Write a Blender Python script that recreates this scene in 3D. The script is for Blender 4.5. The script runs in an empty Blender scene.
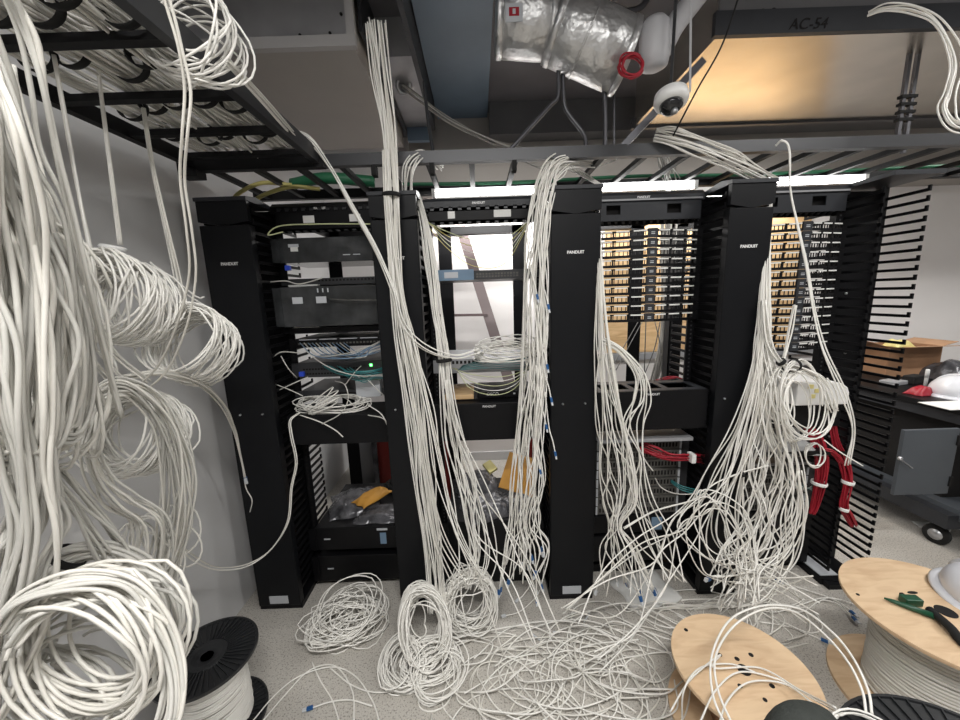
import bpy, math, random
import numpy as np
from mathutils import Vector, Matrix
random.seed(7); RNG = np.random.default_rng(11)
scene = bpy.context.scene; COL = scene.collection
# ------------------------------------------------------------------ camera model
F = 364.0; P = math.radians(9.9); T = math.radians(1.95); H = 1.65
fwd = np.array([0, math.cos(P), -math.sin(P)]); u0 = np.array([0, math.sin(P), math.cos(P)]); r0 = np.array([1., 0, 0])
rgt = r0*math.cos(T)-u0*math.sin(T); upv = u0*math.cos(T)+r0*math.sin(T); CAM = np.array([0, 0, H])
def ray(x, y): return fwd+rgt*(x-480)/F+upv*(360-y)/F
def at(x, y, d): v = ray(x, y); return CAM+v*d/v[1]
def atz(x, y, z): v = ray(x, y); return CAM+v*(z-H)/v[2]
def zat(x, y, d): return float(at(x, y, d)[2])
def xat(x, y, d): return float(at(x, y, d)[0])
# ------------------------------------------------------------------ materials
def mat(name, col, rough=.5, metal=0., noise=0., nscale=20., bump=0., bscale=60., emit=None, estr=0., alpha=1., trans=0., coat=0., spec=.5):
    m = bpy.data.materials.new(name); m.use_nodes = True; nt = m.node_tree; b = nt.nodes['Principled BSDF']
    c = (*col, 1); b.inputs['Base Color'].default_value = c
    b.inputs['Roughness'].default_value = rough; b.inputs['Metallic'].default_value = metal
    b.inputs['Coat Weight'].default_value = coat; b.inputs['Specular IOR Level'].default_value = spec
    if noise or bump:
        tc = nt.nodes.new('ShaderNodeTexCoord')
    if noise:
        n = nt.nodes.new('ShaderNodeTexNoise'); n.inputs['Scale'].default_value = nscale; n.inputs['Detail'].default_value = 4
        nt.links.new(tc.outputs['Object'], n.inputs['Vector'])
        r = nt.nodes.new('ShaderNodeValToRGB'); r.color_ramp.elements[0].position = .3; r.color_ramp.elements[1].position = .7
        r.color_ramp.elements[0].color = (*[v*(1-noise) for v in col], 1); r.color_ramp.elements[1].color = (*[min(1, v*(1+noise)) for v in col], 1)
        nt.links.new(n.outputs['Fac'], r.inputs['Fac']); nt.links.new(r.outputs['Color'], b.inputs['Base Color'])
    if bump:
        n2 = nt.nodes.new('ShaderNodeTexNoise'); n2.inputs['Scale'].default_value = bscale
        nt.links.new(tc.outputs['Object'], n2.inputs['Vector'])
        bp = nt.nodes.new('ShaderNodeBump'); bp.inputs['Strength'].default_value = bump; bp.inputs['Distance'].default_value = .01
        nt.links.new(n2.outputs['Fac'], bp.inputs['Height']); nt.links.new(bp.outputs['Normal'], b.inputs['Normal'])
    if emit: b.inputs['Emission Color'].default_value = (*emit, 1); b.inputs['Emission Strength'].default_value = estr
    if alpha < 1: b.inputs['Alpha'].default_value = alpha
    if trans: b.inputs['Transmission Weight'].default_value = trans
    return m
M = {}
M['black'] = mat('black_powdercoat', (.005, .005, .006), .45, 0, .1, 40, spec=.2)
M['cover'] = mat('cover_black', (.0055, .006, .0075), .42, 0, .08, 6, spec=.22)
M['blackgloss'] = mat('black_plastic', (.005, .005, .006), .35, spec=.25)
M['charcoal'] = mat('charcoal_paint', (.028, .030, .035), .45, 0, .1, 10, spec=.35)
M['rail'] = mat('tray_black', (.007, .007, .008), .55, spec=.25)
M['railgrey'] = mat('tray_grey', (.045, .046, .05), .4, .3)
M['cable'] = mat('white_cable', (.84, .825, .78), .36, 0, .05, 8)
M['cable2'] = mat('ivory_cable', (.74, .72, .665), .38, 0, .06, 8)
M['cable3'] = mat('grey_and_shaded_cable', (.60, .59, .55), .5, 0, .08, 8)  # grey cords; also puts shade into the colour of near white cables
M['dullcable'] = mat('dull_grey_cable', (.27, .26, .24), .55)
M['yellow'] = mat('yellow_cable', (.52, .46, .15), .4)
M['palegreen'] = mat('yellow_green_cable', (.62, .66, .38), .4)
M['teal'] = mat('teal_cable', (.03, .19, .20), .4)
M['bluecable'] = mat('slate_blue_cable', (.16, .25, .36), .4)
M['green'] = mat('green_cable', (.02, .15, .07), .45)
M['red'] = mat('red_cable', (.33, .008, .022), .45)
M['blue'] = mat('blue_boot', (.015, .09, .26), .4)
M['clear'] = mat('clear_plug', (.62, .64, .66), .2)
M['white'] = mat('white_plastic', (.75, .75, .74), .4)
M['paper'] = mat('white_paper', (.78, .78, .76), .7)
M['label'] = mat('grey_label', (.5, .52, .55), .5)
M['logo'] = mat('logo_white', (.8, .8, .8), .5)
M['wall'] = mat('wall_paint', (.63, .63, .635), .75, 0, .03, 3, .05, 90)
M['wallb'] = mat('back_wall_paint', (.80, .775, .765), .75, 0, .02, 3)
M['ceil'] = mat('dark_ceiling', (.13, .125, .135), .7, 0, .15, 3)
M['beam'] = mat('dark_beam', (.12, .12, .125), .6, 0, .1, 4)
M['soffit'] = mat('soffit_beige', (.36, .335, .31), .6, 0, .04, 3)
M['soffitedge'] = mat('soffit_edge', (.42, .41, .41), .5, 0, .04, 3)
M['sheet'] = mat('grey_sheet_metal', (.34, .34, .35), .45, .5, .12, 6)
M['bluepanel'] = mat('blue_grey_panel', (.12, .17, .23), .5, 0, .12, 3)
M['steel'] = mat('steel', (.55, .56, .58), .35, .9)
M['darksteel'] = mat('dark_steel', (.10, .10, .11), .4, .7)
M['foil'] = mat('foil_jacket', (.62, .62, .62), .38, .85, .15, 14, .9, 22)
M['greybox'] = mat('grey_steel_box', (.30, .305, .32), .5, .1)
M['pipe'] = mat('pipe_jacket', (.50, .50, .52), .5, 0, .05, 8)
M['card'] = mat('cardboard', (.36, .20, .11), .8, 0, .1, 8)
M['cardi'] = mat('cardboard_inside', (.45, .27, .16), .8, 0, .1, 8)
M['orange'] = mat('orange_envelope', (.55, .27, .04), .6, 0, .1, 12)
M['bag'] = mat('grey_plastic_bag', (.11, .11, .12), .25, .3, .6, 14, 1., 26)
M['bagclear'] = mat('clear_plastic_bag', (.6, .6, .6), .15, 0, .3, 12, .8, 30, alpha=.55)
M['glass'] = mat('smoked_panel', (.03, .032, .034), .12, 0, .5, 12)
M['chassis'] = mat('chassis_grey', (.10, .097, .09), .5, .2, .25, 50)
M['bin'] = mat('bin_grey', (.17, .17, .18), .5)
M['redbox'] = mat('red_box', (.22, .02, .015), .5)
M['ladder'] = mat('ladder_grey_brown', (.16, .12, .12), .5)
M['cabgrey'] = mat('cabinet_grey', (.075, .085, .098), .45, 0, .06, 6)
M['hat'] = mat('hardhat_white', (.70, .72, .77), .28, 0, 0, 1, coat=.4)
M['olive'] = mat('dark_olive_fabric', (.035, .04, .036), .85, 0, .15, 30, .3, 200)
M['toolgreen'] = mat('green_tool', (.01, .07, .035), .4)
M['yellowp'] = mat('yellow_film', (.70, .62, .25), .5)
M['velcro'] = mat('black_velcro', (.008, .008, .008), .9)
M['spoolblack'] = mat('black_spool', (.016, .017, .019), .42)
M['hole'] = mat('dark_hole', (.006, .005, .005), .9)
M['ledg'] = mat('green_led', (.05, .8, .1), .4, emit=(.1, 1, .15), estr=6)
M['tube'] = mat('lit_tube', (.9, .9, .9), .4, emit=(1, .99, .97), estr=9)
M['dome'] = mat('camera_dome', (.01, .01, .012), .08, coat=.5)
def floor_mat():
    m = bpy.data.materials.new('speckled_vinyl'); m.use_nodes = True; nt = m.node_tree; b = nt.nodes['Principled BSDF']; b.inputs['Roughness'].default_value = .42
    tc = nt.nodes.new('ShaderNodeTexCoord')
    def nz(s, p0, p1, c0, c1, det=2):
        n = nt.nodes.new('ShaderNodeTexNoise'); n.inputs['Scale'].default_value = s; n.inputs['Detail'].default_value = det
        nt.links.new(tc.outputs['Object'], n.inputs['Vector'])
        r = nt.nodes.new('ShaderNodeValToRGB'); r.color_ramp.elements[0].position = p0; r.color_ramp.elements[1].position = p1
        r.color_ramp.elements[0].color = (*c0, 1); r.color_ramp.elements[1].color = (*c1, 1); nt.links.new(n.outputs['Fac'], r.inputs['Fac']); return r
    a = nz(140, .36, .46, (.25, .235, .21), (.50, .475, .435)); c = nz(230, .60, .68, (0, 0, 0), (1, 1, 1))
    mx = nt.nodes.new('ShaderNodeMixRGB'); nt.links.new(c.outputs['Color'], mx.inputs['Fac']); nt.links.new(a.outputs['Color'], mx.inputs['Color1']); mx.inputs['Color2'].default_value = (.66, .63, .58, 1)
    nt.links.new(mx.outputs['Color'], b.inputs['Base Color']); return m
M['floor'] = floor_mat()
def ply_mat(name, c0, c1, stretch=(1.5, 14, 14)):
    m = bpy.data.materials.new(name); m.use_nodes = True; nt = m.node_tree; b = nt.nodes['Principled BSDF']; b.inputs['Roughness'].default_value = .55
    tc = nt.nodes.new('ShaderNodeTexCoord'); mp = nt.nodes.new('ShaderNodeMapping'); mp.inputs['Scale'].default_value = stretch
    n = nt.nodes.new('ShaderNodeTexNoise'); n.inputs['Scale'].default_value = 2.2; n.inputs['Detail'].default_value = 5; n.inputs['Distortion'].default_value = 1.0
    r = nt.nodes.new('ShaderNodeValToRGB'); r.color_ramp.elements[0].position = .3; r.color_ramp.elements[1].position = .62
    r.color_ramp.elements[0].color = (*c0, 1); r.color_ramp.elements[1].color = (*c1, 1)
    nt.links.new(tc.outputs['Object'], mp.inputs['Vector']); nt.links.new(mp.outputs[0], n.inputs['Vector']); nt.links.new(n.outputs['Fac'], r.inputs['Fac']); nt.links.new(r.outputs['Color'], b.inputs['Base Color']); return m
M['ply'] = ply_mat('plywood_board', (.52, .32, .15), (.72, .50, .27))
M['plys'] = ply_mat('plywood_flange', (.60, .41, .25), (.72, .53, .34), (3, 12, 12))
M['duct'] = mat('galvanised_duct', (.62, .58, .52), .27, .95, .08, 5, .12, 5)
# ------------------------------------------------------------------ mesh builder
def worldorg(o):
    v = Vector((0, 0, 0))
    while o is not None: v += o.location; o = o.parent
    return v
class MB:
    def __init__(s): s.v = []; s.f = []; s.sm = []
    def add(s, vs, fs, smooth=False):
        o = len(s.v); s.v += [tuple(float(c) for c in p) for p in vs]; s.f += [tuple(i+o for i in f) for f in fs]; s.sm += [smooth]*len(fs); return s
    def box(s, x0, x1, y0, y1, z0, z1, R=None, c=None):
        vs = [Vector((x, y, z)) for z in (z0, z1) for y in (y0, y1) for x in (x0, x1)]
        if R is not None:
            cc = Vector(c) if c is not None else Vector(((x0+x1)/2, (y0+y1)/2, (z0+z1)/2)); vs = [cc+R@(p-cc) for p in vs]
        return s.add(vs, [(0, 2, 3, 1), (4, 5, 7, 6), (0, 1, 5, 4), (2, 6, 7, 3), (0, 4, 6, 2), (1, 3, 7, 5)])
    def bar(s, a, b, w, h, up=(0, 0, 1)):
        a = Vector(a); b = Vector(b); d = (b-a).normalized(); u = Vector(up); x = d.cross(u)
        if x.length < 1e-3: x = d.cross(Vector((1, 0, 0)))
        x.normalize(); u = x.cross(d)
        vs = [p+x*sx*w/2+u*sy*h/2 for p in (a, b) for sx, sy in ((-1, -1), (1, -1), (1, 1), (-1, 1))]
        return s.add(vs, [(0, 1, 2, 3), (7, 6, 5, 4), (0, 4, 5, 1), (1, 5, 6, 2), (2, 6, 7, 3), (3, 7, 4, 0)])
    def tube(s, pts, r, n=6, closed=False, cap=True):
        p = np.array([list(q) for q in pts], float); N = len(p)
        if closed: t = np.roll(p, -1, 0)-np.roll(p, 1, 0)
        else: t = np.gradient(p, axis=0)
        t /= np.maximum(np.linalg.norm(t, axis=1), 1e-9)[:, None]
        nv = np.cross(t[0], [0.13, .21, .97]); nv /= max(np.linalg.norm(nv), 1e-6)
        ang = np.arange(n)*2*math.pi/n; ca, sa = np.cos(ang)[:, None], np.sin(ang)[:, None]; out = []
        rr = r if hasattr(r, '__len__') else [r]*N
        for i in range(N):
            nv = nv-t[i]*np.dot(nv, t[i]); l = np.linalg.norm(nv); nv = nv/l if l > 1e-6 else np.array([1., 0, 0]); b = np.cross(t[i], nv)
            out.append(p[i]+rr[i]*(ca*nv+sa*b))
        vs = np.concatenate(out); m = N if closed else N-1
        fs = [(i*n+j, i*n+(j+1) % n, ((i+1) % N)*n+(j+1) % n, ((i+1) % N)*n+j) for i in range(m) for j in range(n)]
        if cap and not closed: fs += [tuple(reversed(range(n))), tuple((N-1)*n+j for j in range(n))]
        return s.add(vs, fs, True)
    def lathe(s, prof, c, axis=(0, 0, 1), n=40, smooth=True, scale=(1, 1), cap=True):
        q = Vector((0, 0, 1)).rotation_difference(Vector(axis).normalized()); c = Vector(c); vs = []
        for r, z in prof:
            for j in range(n):
                a = 2*math.pi*j/n; vs.append(c+q@Vector((r*math.cos(a)*scale[0], r*math.sin(a)*scale[1], z)))
        k = len(prof); fs = [(i*n+j, i*n+(j+1) % n, (i+1)*n+(j+1) % n, (i+1)*n+j) for i in range(k-1) for j in range(n)]
        if cap and prof[0][0] > 1e-5: fs.append(tuple(reversed(range(n))))
        if cap and prof[-1][0] > 1e-5: fs.append(tuple((k-1)*n+j for j in range(n)))
        return s.add(vs, fs, smooth)
    def prism(s, poly, b):
        """poly: list of Vectors; extruded by vector b"""
        n = len(poly); b = Vector(b); vs = [Vector(p) for p in poly]+[Vector(p)+b for p in poly]
        return s.add(vs, [tuple(range(n)), tuple(reversed(range(n, 2*n)))]+[(i, i+n, (i+1) % n+n, (i+1) % n) for i in range(n)])
    def build(s, name, m, parent=None, bevel=0, **tags):
        me = bpy.data.meshes.new(name); 
        o = bpy.data.objects.new(name, me); COL.objects.link(o)
        org = Vector((0, 0, 0))
        if parent is not None: org = worldorg(parent); o.parent = parent
        elif s.v:
            a = np.array(s.v); org = Vector(((a[:, 0].min()+a[:, 0].max())/2, (a[:, 1].min()+a[:, 1].max())/2, a[:, 2].min())); o.location = org
        me.from_pydata([(x-org.x, y-org.y, z-org.z) for x, y, z in s.v], [], s.f); me.polygons.foreach_set('use_smooth', s.sm)
        me.materials.append(M[m] if isinstance(m, str) else m); me.update()
        if bevel:
            md = o.modifiers.new('bevel', 'BEVEL'); md.width = bevel; md.segments = 2; md.limit_method = 'ANGLE'; md.angle_limit = .7
        for k, v in tags.items():
            if v: o[k] = v
        return o
def thing(name, label, cat, loc=(0, 0, 0), group=None):
    o = bpy.data.objects.new(name, None); COL.objects.link(o); o.location = Vector([float(c) for c in loc]); o.empty_display_size = .05
    o['label'] = label; o['category'] = cat
    if group: o['group'] = group
    return o
def solo(mb, name, m, label, cat, group=None, bevel=0): return mb.build(name, m, None, bevel, label=label, category=cat, group=group)
def struct(mb, name, m): return mb.build(name, m, None, 0, kind='structure')
def text(name, s, size, loc, m, parent, rot=(math.pi/2, 0, 0), depth=.0006, label=None, bold=0., shear=0.):
    cu = bpy.data.curves.new(name, 'FONT'); cu.body = s; cu.size = size; cu.extrude = depth; cu.align_x = 'CENTER'; cu.align_y = 'CENTER'; cu.offset = bold; cu.shear = shear
    t = bpy.data.objects.new('tmp', cu); COL.objects.link(t); bpy.context.view_layer.update()
    me = bpy.data.meshes.new_from_object(t.evaluated_get(bpy.context.evaluated_depsgraph_get())); bpy.data.objects.remove(t); bpy.data.curves.remove(cu)
    o = bpy.data.objects.new(name, me); COL.objects.link(o); me.materials.clear(); me.materials.append(M[m])
    org = worldorg(parent)
    o.parent = parent; o.location = Vector([float(c) for c in loc])-org; o.rotation_euler = rot
    if label: o['label'] = label
    return o
def spline(ctrl, per=8, closed=False):
    c = np.array([list(q) for q in ctrl], float); n = len(c)
    if n == 2 and not closed: return c[0]+(c[1]-c[0])*np.linspace(0, 1, per)[:, None]
    g = (lambda i: c[i % n]) if closed else (lambda i: c[i] if 0 <= i < n else (2*c[0]-c[1] if i < 0 else 2*c[-1]-c[-2]))
    out = []; t = (np.arange(per)/per)[:, None]
    for i in range(n if closed else n-1):
        a, b, d, e = g(i-1), g(i), g(i+1), g(i+2)
        out.append(.5*((2*b)+(-a+d)*t+(2*a-5*b+4*d-e)*t**2+(-a+3*b-3*d+e)*t**3))
    if not closed: out.append(c[-1:])
    return np.concatenate(out)
CR = .0030
def plug(cab, tip, direc, boot='blue'):
    d = Vector(direc).normalized(); tip = Vector(tip)
    MB().bar(tip-d*.004, tip+d*.020, .012, .010).build('boot' if boot == 'blue' else 'plug', boot, cab)
    if boot == 'blue': MB().bar(tip+d*.020, tip+d*.036, .0115, .008).build('plug', 'clear', cab)
def strands(name, label, cat, ctrl, n, r=CR, wob=.35, jit=.12, per=8, group=None, mats=('cable', 'cable', 'cable2'), ends=0., endcut=0., ties=(), floor=True, part='cable', seed=None, tails=0.):
    """ctrl = [(point, side spread, depth spread)...]"""
    g = np.random.default_rng(seed if seed is not None else RNG.integers(1e6))
    pts = np.array([list(c[0]) for c in ctrl], float); K = len(pts); tg = np.gradient(pts, axis=0); tg /= np.maximum(np.linalg.norm(tg, axis=1), 1e-9)[:, None]
    e1 = np.cross(tg, [0.02, 1, 0.05]); e1 /= np.maximum(np.linalg.norm(e1, axis=1), 1e-6)[:, None]
    for i in range(1, K):
        if np.dot(e1[i], e1[i-1]) < 0: e1[i] *= -1
    e2 = np.cross(tg, e1)
    root = thing(name, label, cat, pts[-1] if pts[-1][2] < pts[0][2] else pts[0], group)
    for k in range(n):
        a = g.random()*2*math.pi; q0 = math.sqrt(g.random())*np.array([math.cos(a), math.sin(a)])
        q = np.tile(q0, (K, 1))+wob*np.cumsum(g.normal(0, .6, (K, 2)), 0)/math.sqrt(K)*1.3+g.normal(0, 1, (K, 2))*np.linspace(min(jit, .12), jit, K)[:, None]
        q /= np.maximum(1, np.linalg.norm(q, axis=1))[:, None]
        P_ = pts+e1*(q[:, :1]*np.array([c[1] for c in ctrl])[:, None])+e2*(q[:, 1:]*np.array([c[2] if len(c) > 2 else c[1]*.6 for c in ctrl])[:, None])
        if endcut and g.random() < .8:
            f = g.random()*endcut; P_[-1] = P_[-1]*(1-f)+P_[-2]*f
        sp = spline(P_, per)
        if floor: sp[:, 2] = np.maximum(sp[:, 2], r+.0005)
        c = MB().tube(sp, r, 6).build(part, mats[g.integers(len(mats))], root)
        if ends and g.random() < ends: plug(c, sp[-1], sp[-1]-sp[-2], 'blue' if g.random() < .6 else 'clear')
    for (i, rr) in ties:
        i0 = int(i); f = i-i0; c = pts[i0]*(1-f)+pts[min(i0+1, K-1)]*f
        MB().lathe([(rr, -.009), (rr*1.06+.001, -.006), (rr*1.06+.001, .006), (rr, .009), (rr, -.009)], c, tg[i0], 18, cap=False).build('tie', 'velcro', root, label='black hook-and-loop tie')
    return root
def coil(name, label, c, a1, a2, turns, jr=.12, thick=.02, r=CR, group=None, m='cable', ties=(), cat='cable coil', wander=.0, per=26, tails=(), seed=None, zmin=None):
    """continuous winding round centre c with half axes a1,a2 (vectors); thick = spread along the axis"""
    g = np.random.default_rng(seed if seed is not None else RNG.integers(1e6)); c = np.array(c, float); a1 = np.array(a1, float); a2 = np.array(a2, float)
    nrm = np.cross(a1, a2); nrm /= np.linalg.norm(nrm); N = int(turns*per); K = int(turns*3)+3
    def sn(K): return np.interp(np.linspace(0, K-1, N), np.arange(K), g.normal(0, 1, K))
    def smooth(x, w=9): return np.convolve(np.pad(x, w//2, mode='edge'), np.ones(w)/w, 'valid')
    rad = 1-abs(smooth(sn(K)))*jr*1.2; ax = np.clip(smooth(sn(K)), -1.6, 1.6)*thick*.6; th = np.linspace(0, 2*math.pi*turns, N)+g.random()*6.28
    w1 = smooth(sn(K))*wander; w2 = smooth(sn(K))*wander
    p = c+a1*(np.cos(th)*rad+w1)[:, None]+a2*(np.sin(th)*rad+w2)[:, None]+nrm*ax[:, None]
    if zmin is not None: p[:, 2] = np.maximum(p[:, 2], zmin+r)
    root = thing(name, label, cat, (c[0], c[1], float(p[:, 2].min())), group)
    MB().tube(p, r, 6).build('winding', m, root)
    for tl in tails:
        MB().tube(spline(tl, 8), r, 6).build('tail', m, root)
    for t in ties:
        cc = c+a1*math.cos(t)*(1-jr*.5)+a2*math.sin(t)*(1-jr*.5); tg = -a1*math.sin(t)+a2*math.cos(t); rr = min(.026, thick*.55+np.linalg.norm(a1)*jr*.45+.006)
        MB().lathe([(rr, -.008), (rr*1.06+.001, -.004), (rr*1.06+.001, .004), (rr, .008), (rr, -.008)], cc, tg, 18, cap=False).build('tie', 'velcro', root, label='black hook-and-loop tie')
    return root
def pl(*ps): return [at(*p) for p in ps]
# ------------------------------------------------------------------ setting
WX = -1.36; BY = 3.5; CZ = 3.05
struct(MB().box(-2.5, 6.5, -2.8, BY+.1, -.1, 0), 'floor', 'floor')
struct(MB().box(WX-.1, WX, -2.8, BY+.1, 0, CZ), 'wall_left', 'wall')
struct(MB().box(WX, 6.5, BY, BY+.1, 0, CZ), 'wall_back', 'wallb')
struct(MB().box(6.4, 6.5, -2.8, BY, 0, CZ), 'wall_right', 'wall')
struct(MB().box(WX, 6.4, -2.9, -2.8, 0, CZ), 'wall_front', 'wall')
struct(MB().box(WX-.1, 6.5, -2.9, BY+.1, CZ, CZ+.1), 'ceiling', 'ceil')
struct(MB().box(WX, 6.4, BY-.012, BY, 0, .09), 'baseboard_back', 'wall')
struct(MB().box(-.5, 6.4, 3.105, BY-.001, 2.50, CZ-.001), 'trim_2', 'soffit')      # beige bulkhead on the back wall
struct(MB().box(.13, 6.4, 2.95, 3.1, 2.83, CZ), 'trim_1', 'beam')          # downstand beam over the racks
# ------------------------------------------------------------------ overhead: soffit, ducts, pipes, struts
t = thing('ceiling_soffit', 'beige boxed soffit hanging from the ceiling above the left racks', 'soffit', (-.95, 2.4, 2.75))
MB().box(WX+.004, -.51, 1.83, 2.93, 2.755, CZ).build('soffit_body', 'soffit', t)
MB().box(WX+.003, -.50, 1.815, 1.84, 2.75, CZ-.002).build('front_panel', 'sheet', t, label='grey front panel with trim edges')
MB().box(WX+.003, -.495, 1.80, 1.83, 2.745, 2.79).build('edge_trim', 'soffitedge', t)
MB().box(-.53, -.495, 1.80, 1.83, 2.79, CZ-.003).build('edge_trim', 'soffitedge', t)
for px, py in ((300, 35), (330, 33), (341, 14)):
    p = at(px, py, 1.812); MB().lathe([(.006, -.004), (.006, .003), (.003, .005)], p, (0, -1, 0), 10).build('screw', 'hole', t)
t = thing('ventilation_box', 'narrow grey sheet metal box between the beige soffit and blue panel', 'duct', (-.38, 2.3, 2.86))
MB().box(-.485, -.29, 2.1, 2.9, 2.87, CZ-.002).build('box_body', 'sheet', t)
MB().box(-.487, -.472, 1.85, 2.92, 2.83, CZ-.003).build('side_flange', 'charcoal', t)
MB().box(-.295, -.27, 1.7, 2.92, 2.86, CZ-.003).build('side_flange', 'charcoal', t)
MB().box(-.47, -.30, 2.88, 2.92, 2.78, 2.87).build('end_flange', 'bluepanel', t)
MB().lathe([(.045, 0), (.045, .03), (.03, .03), (.03, 0)], at(403, 86, 2.35), (.3, -.7, -.3), 20).build('collar', 'steel', t)
solo(MB().box(-.262, .12, 1.0, 3.22, 3.015, CZ-.002), 'blue_panel', 'bluepanel', 'flat blue-grey panel on the ceiling beside the beige soffit', 'panel')  # blue-grey area of the ceiling drawn as a thin separate panel
# shiny rectangular duct
t = thing('supply_duct', 'wide galvanised rectangular duct with a shiny underside at upper right', 'duct', (3.2, 2.25, 2.75))
MB().box(1.10, 5.6, 1.84, 2.69, 2.75, 3.03).build('duct_body', 'duct', t)
MB().box(1.08, 5.6, 1.815, 1.84, 2.745, 2.84).build('front_flange', 'charcoal', t, label='grey front flange with black handwriting')
MB().box(1.08, 5.6, 2.69, 2.72, 2.735, 2.80).build('rear_flange', 'darksteel', t)
text('handwriting', 'AC-54', .062, at(808, 24, 1.812), 'hole', t, depth=.0004, shear=.25, rot=(math.pi/2, 0, 0))
for px, py in ((762, 13), (773, 12)):
    p = at(px, py, 1.83); MB().lathe([(.016, -.006), (.016, .004), (.008, .008)], p, (0, -1, 0), 14).build('plug_cap', 'hole', t)
MB().box(1.10, 5.6, 1.825, 1.839, 2.84, 3.03).build('front_face', 'beam', t)
# flexible foil duct
t = thing('insulated_duct', 'silver foil jacketed duct with an elbow hanging from the ceiling', 'duct', at(560, 40, 1.8))
def seg(a, b, ra, rb, name, n=10):
    a = Vector(a); b = Vector(b); d = (b-a); MB().lathe([(ra, 0), (ra*1.01, d.length*.33), (rb*1.01, d.length*.66), (rb, d.length)], a, d, n, True, (1, .95)).build(name, 'foil', t)
seg(at(500, 20, 1.80), at(557, 24, 1.80), .135, .135, 'duct_section', 16)
seg(at(554, 26, 1.80), at(623, 57, 1.80), .142, .142, 'duct_section', 16)
for a, b, rr in (((496, 20), (502, 20), .139), ((546, 24), (552, 24), .142), ((555, 26), (560, 28), .147), ((584, 40), (586, 41), .145), ((620, 56), (626, 58), .147)):
    A = Vector(at(*a, 1.8)); B = Vector(at(*b, 1.8)); MB().lathe([(rr*.97, 0), (rr, .002), (rr, (B-A).length-.002), (rr*.97, (B-A).length)], A, B-A, 24, True, (1, .95)).build('band', 'foil', t)
lc = Vector(at(514, 13, 1.665))
lb = MB().box(lc.x-.034, lc.x+.034, lc.y-.003, lc.y, lc.z-.032, lc.z+.032).build('warning_sticker', 'label', t, label='small grey and red sticker')
MB().box(lc.x-.02, lc.x+.02, lc.y-.0045, lc.y-.003, lc.z-.012, lc.z+.018).build('printed_square', 'red', lb)
MB().box(lc.x-.006, lc.x+.006, lc.y-.0055, lc.y-.0045, lc.z-.006, lc.z+.012).build('printed_mark', 'label', lb)
# pipe elbow
t = thing('insulated_pipe', 'light grey insulated pipe with a capped drop beside the foil duct', 'pipe', at(655, 40, 1.7))
a = Vector(at(655, 18, 1.7)); b = Vector(at(654, 70, 1.7))
MB().lathe([(.0, 0), (.04, .006), (.058, .03), (.06, .07), (.06, (b-a).length-.05), (.052, (b-a).length-.012), (.03, (b-a).length)], a, b-a, 28).build('pipe_drop', 'pipe', t)
MB().tube(spline([at(662, 50, 1.7), at(675, 25, 1.72), at(700, -8, 1.74), at(715, -30, 1.75)]), .042, 18).build('pipe_branch', 'pipe', t)
coil('wire_coil', 'small coil of red wire hung between foil duct and grey pipe', at(631, 66, 1.66), (.05, 0, .01), (-.01, .02, .055), 7, .2, .02, .0035, m='red', cat='wire coil')
MB
solo(MB().tube(spline([at(600, -12, 1.9), at(603, 6, 1.9), at(618, 12, 1.9), at(640, 8, 1.9), at(652, -10, 1.9)]), .014, 10), 'flexible_conduit', 'darksteel', 'grey flexible conduit looping above the foil duct', 'conduit')
# dome camera
dc = Vector(at(671, 101, 1.6))
t = thing('dome_camera', 'white dome security camera hanging on a thin rod', 'security camera', dc)
ax = Vector((-.05, -.28, -1)).normalized()
MB().lathe([(.0, -.045), (.042, -.036), (.06, -.028), (.064, 0), (.06, .010), (.045, .018), (.0, .018)], dc, ax, 40).build('housing', 'white', t)
MB().lathe([(.044, .017), (.041, .029), (.03, .043), (.015, .05), (0, .052)], dc, ax, 32).build('dome', 'dome', t)
l = dc+ax*.056+Vector((.005, -.012, 0)); MB().lathe([(.012, -.012), (.012, 0), (.006, .002), (0, .002)], l, ax, 16).build('lens', 'steel', t)
MB().bar(dc-ax*.04, (dc.x+.01, dc.y+.02, CZ-.001), .010, .010).build('rod', 'railgrey', t)
MB().bar(Vector(at(691, 0, 1.56)), Vector(at(690, 92, 1.585)), .006, .006).build('wire', 'pipe', t)
def rodthing(name, label, cat, pts, r, m, group=None, sq=False):
    mb = MB()
    if sq:
        for a, b in zip(pts[:-1], pts[1:]): mb.bar(a, b, r*2, r*1.4)
    else: mb.tube(spline(pts, 6), r, 8)
    return solo(mb, name, m, label, cat, group)
rodthing('metal_strut', 'black slotted strut sloping behind the dome camera down to tray', 'strut', [at(702, 62, 1.75), at(618, 152, 1.79)], .021, 'darksteel', sq=True)
rodthing('hanger_rod', 'left leg of the forked black hanger under the foil duct', 'hanger', [at(558, 60, 1.83), at(558, 95, 1.83), at(548, 108, 1.83), at(508, 152, 1.82)], .0095, 'darksteel')
rodthing('hanger_rod', 'right leg of the forked black hanger under the foil duct', 'hanger', [at(563, 60, 1.84), at(564, 102, 1.84), at(570, 116, 1.84), at(584, 135, 1.83), at(586, 152, 1.82)], .0095, 'darksteel')
rodthing('hanger_rod', 'straight vertical black hanger below the end of foil duct', 'hanger', [at(604, 76, 1.84), at(605, 116, 1.84), at(605, 152, 1.83)], .011, 'darksteel')
rodthing('hanger_rod', 'thin black rod right of the straight duct hanger', 'hanger', [at(614, 84, 1.9), at(614, 116, 1.9), at(614, 150, 1.9)], .006, 'darksteel')
rodthing('hanger_rod', 'thin galvanised rod from the ventilation box down to front tray rail', 'hanger', [at(424, 82, 1.9), at(428, 120, 1.85), at(434, 158, 1.79)], .008, 'railgrey')
rodthing('cable', 'thin black cable slanting from the ceiling past the dome camera', 'cable', [at(741, -10, 1.6), at(722, 45, 1.62), at(697, 90, 1.66), at(673, 136, 1.72)], .0035, 'velcro')
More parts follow.
